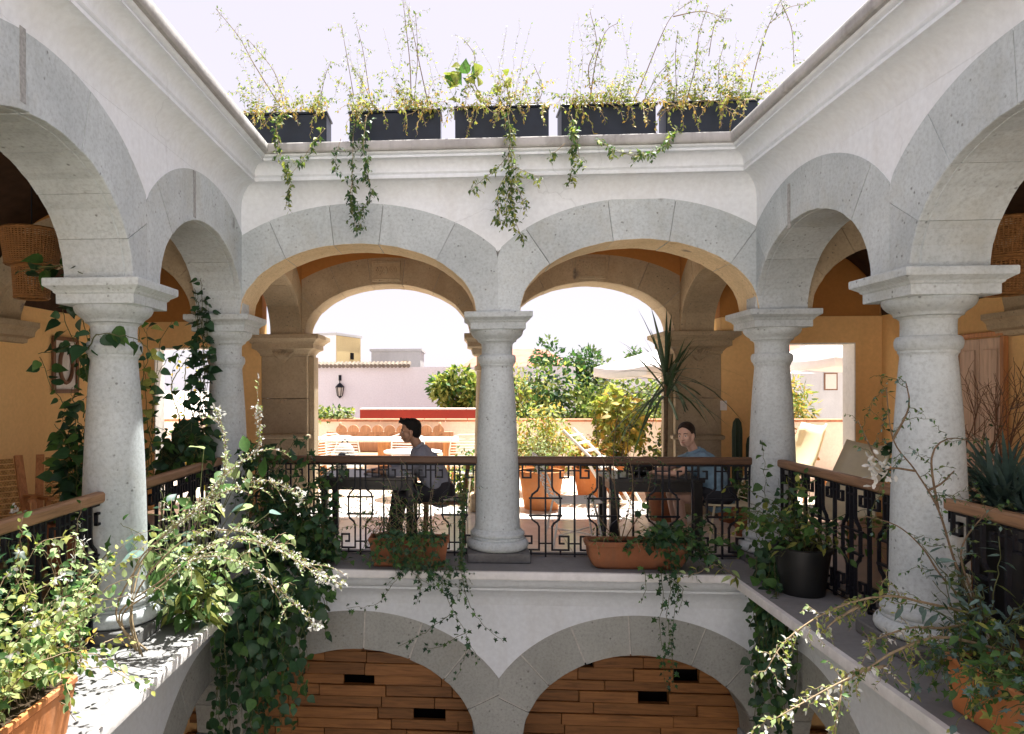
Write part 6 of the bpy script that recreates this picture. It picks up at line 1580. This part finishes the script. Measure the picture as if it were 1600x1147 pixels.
# J: terrace plants and trees
def cordyline():
    b = at(1038, 716, 8.75); pz = .0
    pot('terracotta_pot', 'brown pot of the palm-like plant, behind the woman\'s table', b.x, b.y, 0, .17, .23, .36, M['terracotta_old'])
    c = Plant('palm_like_plant', 'palm-like plant with a thin trunk and a burst of long sword leaves, behind the woman', 'plant', (b.x, b.y, .33), 150)
    c.tube([c.base, Vector((b.x + .01, b.y, .9)), Vector((b.x + .02, b.y, 1.66))], .028, .024, 'bark', 8)
    top = Vector((b.x + .02, b.y, 1.62))
    for k in range(74):
        a = c.r.uniform(0, 6.28); el = c.r.uniform(-.55, 1.45); d = Vector((math.cos(a) * math.cos(el), math.sin(a) * math.cos(el), math.sin(el)))
        c.leaf(top + Vector((0, 0, c.r.uniform(-.2, .15))), d, Vector((-d.x, -d.y, 1.2)), c.r.uniform(.55, 1.0), 'blade', 'sword', 'leaf', .12 if el > .7 else c.r.choice((.3, .5, .7)))
    c.finish(150)
cordyline()
def tree(name, label, x, y, z0, h, rad, seed, mat, n=2600, size=.16, trunk=.12, group='trees beyond the terrace', clumps=16, kind='small'):
    t = Plant(name, label, 'tree', (x, y, z0), seed, group)
    s = t.stem; top = h - rad[2]
    m = MB(); m.tube([(0, 0, 0), (.05, 0, top * .5), (0, .05, top)], [trunk, trunk * .75, trunk * .55], 10)
    tips = []
    for k in range(clumps):
        v = t.rv(1).normalized(); c = Vector((v.x * rad[0], v.y * rad[1], top + v.z * rad[2])) * 1.0
        c = Vector((v.x * rad[0] * t.r.uniform(.4, .85), v.y * rad[1] * t.r.uniform(.4, .85), top + v.z * rad[2] * t.r.uniform(.4, .85))); tips.append(c)
        m.tube(spline([Vector((0, 0, top * t.r.uniform(.5, 1))), c * .5 + Vector((0, 0, top * .45)), c], .2), trunk * .3, 5, r1=trunk * .08)
    me = m.mesh('trunk', M['bark'], smooth=True); link('trunk', me, t.o)
    for c in tips:
        cr = t.r.uniform(.28, .5)
        for i in range(n // clumps):
            v = t.rv(1).normalized() * (t.r.random() ** .45); p = Vector(c) + Vector((v.x * rad[0], v.y * rad[1], v.z * rad[2])) * cr
            t.leaf(p + t.base, v + t.rv(.5) + Vector((0, 0, -.2)), t.rv(1) + Vector((0, 0, 1)), size * t.r.uniform(.6, 1.3), kind, t.r.choice(mat), 'leaf', 1.0, True)
    t.finish()
    for ch in t.o.children:
        if ch.name.startswith('foliage'): ch.name = 'crown'
    return t.o
tree('conifer_tree', 'tall dark green tree rising above the shrubs behind the terrace', 3.0, 22.0, -3, 6.3, (1.25, 1.2, 1.7), 160, ('mid', 'olive', 'dark'), 5200, .17, .2, clumps=22)
tree('round_tree', 'round bright green tree in front of the pale wall, left of the middle column', -.02, 15.6, -3, 5.05, (.66, .6, .56), 161, ('mid', 'lime', 'lime'), 3200, .13, .1)
tree('small_tree', 'tiny tree top just above the white umbrella', 6.0, 25.0, -3, 5.9, (.62, .6, .7), 162, ('olive', 'mid'), 900, .16, .1)
tree('feathery_tree', 'feathery pale yellow-green tree right of the round tree', 1.25, 16.6, -3, 5.1, (.8, .7, .7), 163, ('lime', 'yellow', 'lime'), 1500, .14, .08, kind='narrow')
tree('lime_tree', 'sunlit yellow-green tree seen through the right doorway', 6.15, 14.6, -3, 5.0, (.85, .8, .9), 164, ('lime', 'olive', 'yellow'), 2600, .14, .1, kind='narrow')
def shrub(label, x, y, z, rad, seed, mat, n, size, kind='oval', group='bushes around the terrace', fine=True, name='shrub'):
    s = Plant(name, label, 'bush', (x, y, z), seed, group)
    for k in range(18):
        v = s.rv(1).normalized(); c = Vector((x + v.x * rad[0] * .7, y + v.y * rad[1] * .7, z + rad[2] * (1 + .75 * v.z)))
        s.tube(spline([s.base, s.base.lerp(c, .5) + s.rv(.05), c], .08), .012, .004, 'bark', 5)
        s.sphere_leaves(c, (rad[0] * .48, rad[1] * .48, rad[2] * .48), n // 18, kind, mat, size, fine, .2)
    return s.finish(200)
shrub('dense dark green bush behind the terrace wall near the middle column', 1.85, 15.4, -.6, (1.15, .8, 1.28), 170, ('mid', 'olive', 'dark', 'lime'), 3200, .12)
shrub('large pale olive bush with reddish tips behind the terrace wall', 3.2, 15.2, -.4, (1.25, .8, 1.2), 171, ('olive', 'lime', 'olive', 'lime'), 3400, .12)
shrub('olive green bush behind the terrace wall below the umbrella', 4.7, 15.8, -.5, (1.0, .8, 1.1), 172, ('olive', 'lime', 'mid'), 1800, .11)
shrub('bright yellow-green bush in the sun at the foot of the middle column', 1.15, 10.9, .25, (.62, .5, .52), 173, ('lime', 'lime', 'yellow', 'pale'), 2200, .07)
shrub('tall leafy green plant in the orange pot in the middle of the terrace', 2.30, 10.9, .42, (.36, .34, .58), 174, ('lime', 'lime', 'yellow', 'lime'), 1000, .13, fine=False)
shrub('low yellow plant in the left orange pot on the terrace', 1.85, 10.6, .36, (.28, .26, .22), 175, ('yellow', 'lime', 'ochre'), 500, .10, fine=False)
shrub('light green potted shrub with thin stems right of the big leafy plant', 2.95, 10.6, .3, (.45, .35, .65), 176, ('olive', 'lime', 'dark'), 700, .085, fine=False)
shrub('row of flowering green plants on top of the terrace wall at the left', -2.7, 13.45, .88, (.62, .22, .17), 177, ('lime', 'pale', 'mid'), 900, .09)
shrub('orange-leaved bush outside the right doorway', 5.25, 12.4, .15, (.6, .4, .4), 178, ('ochre', 'yellow', 'ochre'), 900, .09)
shrub('green plants crowding the left doorway in the sun', -3.55, 10.0, .15, (.42, .35, .50), 179, ('lime', 'mid', 'yellow'), 900, .10, fine=False)
shrub('dark green hedge behind the right doorway chair', 4.4, 10.8, .3, (.3, .3, .5), 180, ('lime', 'olive'), 500, .08)
shrub('mixed green bush behind the right railing at the terrace edge, by the slender column', .05, 9.95, .0, (.28, .25, .36), 181, ('lime', 'mid'), 500, .08)
pot('terracotta_pot', 'big orange pot under the bright yellow-green bush by the middle column', 1.15, 10.75, 0, .26, .34, .50, M['terracotta'])
pot('terracotta_pot', 'orange pot holding the tall leafy green plant', 2.30, 10.9, 0, .2, .28, .50, M['terracotta'])
pot('terracotta_pot', 'smaller orange pot with low yellow plant', 1.85, 10.6, 0, .2, .27, .42, M['terracotta'])
pot('terracotta_pot', 'orange pot of the light green shrub with thin stems', 2.95, 10.6, 0, .18, .24, .38, M['terracotta'])
pot('terracotta_pot', 'orange pot beside the wire chair, near the middle column foot', 1.0, 9.5, 0, .22, .29, .50, M['terracotta'])
J2 = Plant('potted_bush', 'loose bright green bush in the orange pot near the middle column foot', 'bush', (1.0, 9.5, .47), 182); J2.bush(40, .55, 'small', ('lime', 'olive', 'pale'), .06, .025, 1, .8, -.1, petiole=.1, fine=True, stem='twig'); J2.finish()
J3 = Plant('doorway_vine', 'thin twisting vine stems with sunlit leaves in the left doorway', 'vine', (-3.5, 9.75, .02), 183)
for pth in ([(262, 740, 9.6), (280, 660, 9.6), (268, 600, 9.6), (300, 550, 9.6)], [(300, 740, 9.6), (312, 680, 9.6), (295, 620, 9.6), (322, 570, 9.6)], [(285, 740, 9.6), (288, 640, 9.6), (290, 560, 9.6)]):
    strand(J3, pth, .09, .07, 'oval', ('lime', 'mid', 'yellow'), .012)
J3.finish(150)
cactus = thing('columnar_cactus', 'dark green columnar cactus beside the right stone pier, behind the woman', 'cactus', (3.22, 8.72, 0))
cm = simple('cactus_skin', (.03, .05, .03), .6, .3, .2, 30)
for x, y, h, r in ((0, 0, 1.22, .05), (.16, -.02, 1.02, .055), (-.12, .05, .75, .045)):
    m = MB(); V = []; n = 20
    prof = [(1, 0), (1.05, .3), (1, .6), (1, .85), (.8, .95), (.3, 1.0)]
    for f, z in prof:
        for k in range(n): rr = r * f * (1.15 if k % 2 else .85); a = 2 * math.pi * k / n; V.append((x + rr * math.cos(a), y + rr * math.sin(a), .25 + z * (h - .25)))
    m.add(V, [(i*n + k, i*n + (k+1) % n, (i+1)*n + (k+1) % n, (i+1)*n + k) for i in range(len(prof) - 1) for k in range(n)] + [tuple((len(prof)-1)*n + k for k in range(n))]); m.build('stem', cm, cactus)
pot('terracotta_pot', 'dark pot of the columnar cactus behind the woman', 3.22, 8.72, 0, .2, .26, .28, M['terracotta_old'])
for sx in (0,):
    J4 = Plant('corner_plant', 'small leafy plant at the foot of the right corner column inside the gallery', 'plant', (2.95, 7.6, .3), 184); J4.bush(20, .5, 'oval', ('mid', 'olive', 'dark'), .07, .035, 1, .5, -.2); J4.finish(120)
    pot('terracotta_pot', 'pot of the small leafy plant behind the right corner column', 2.95, 7.6, 0, .14, .18, .32, M['terracotta_old'])
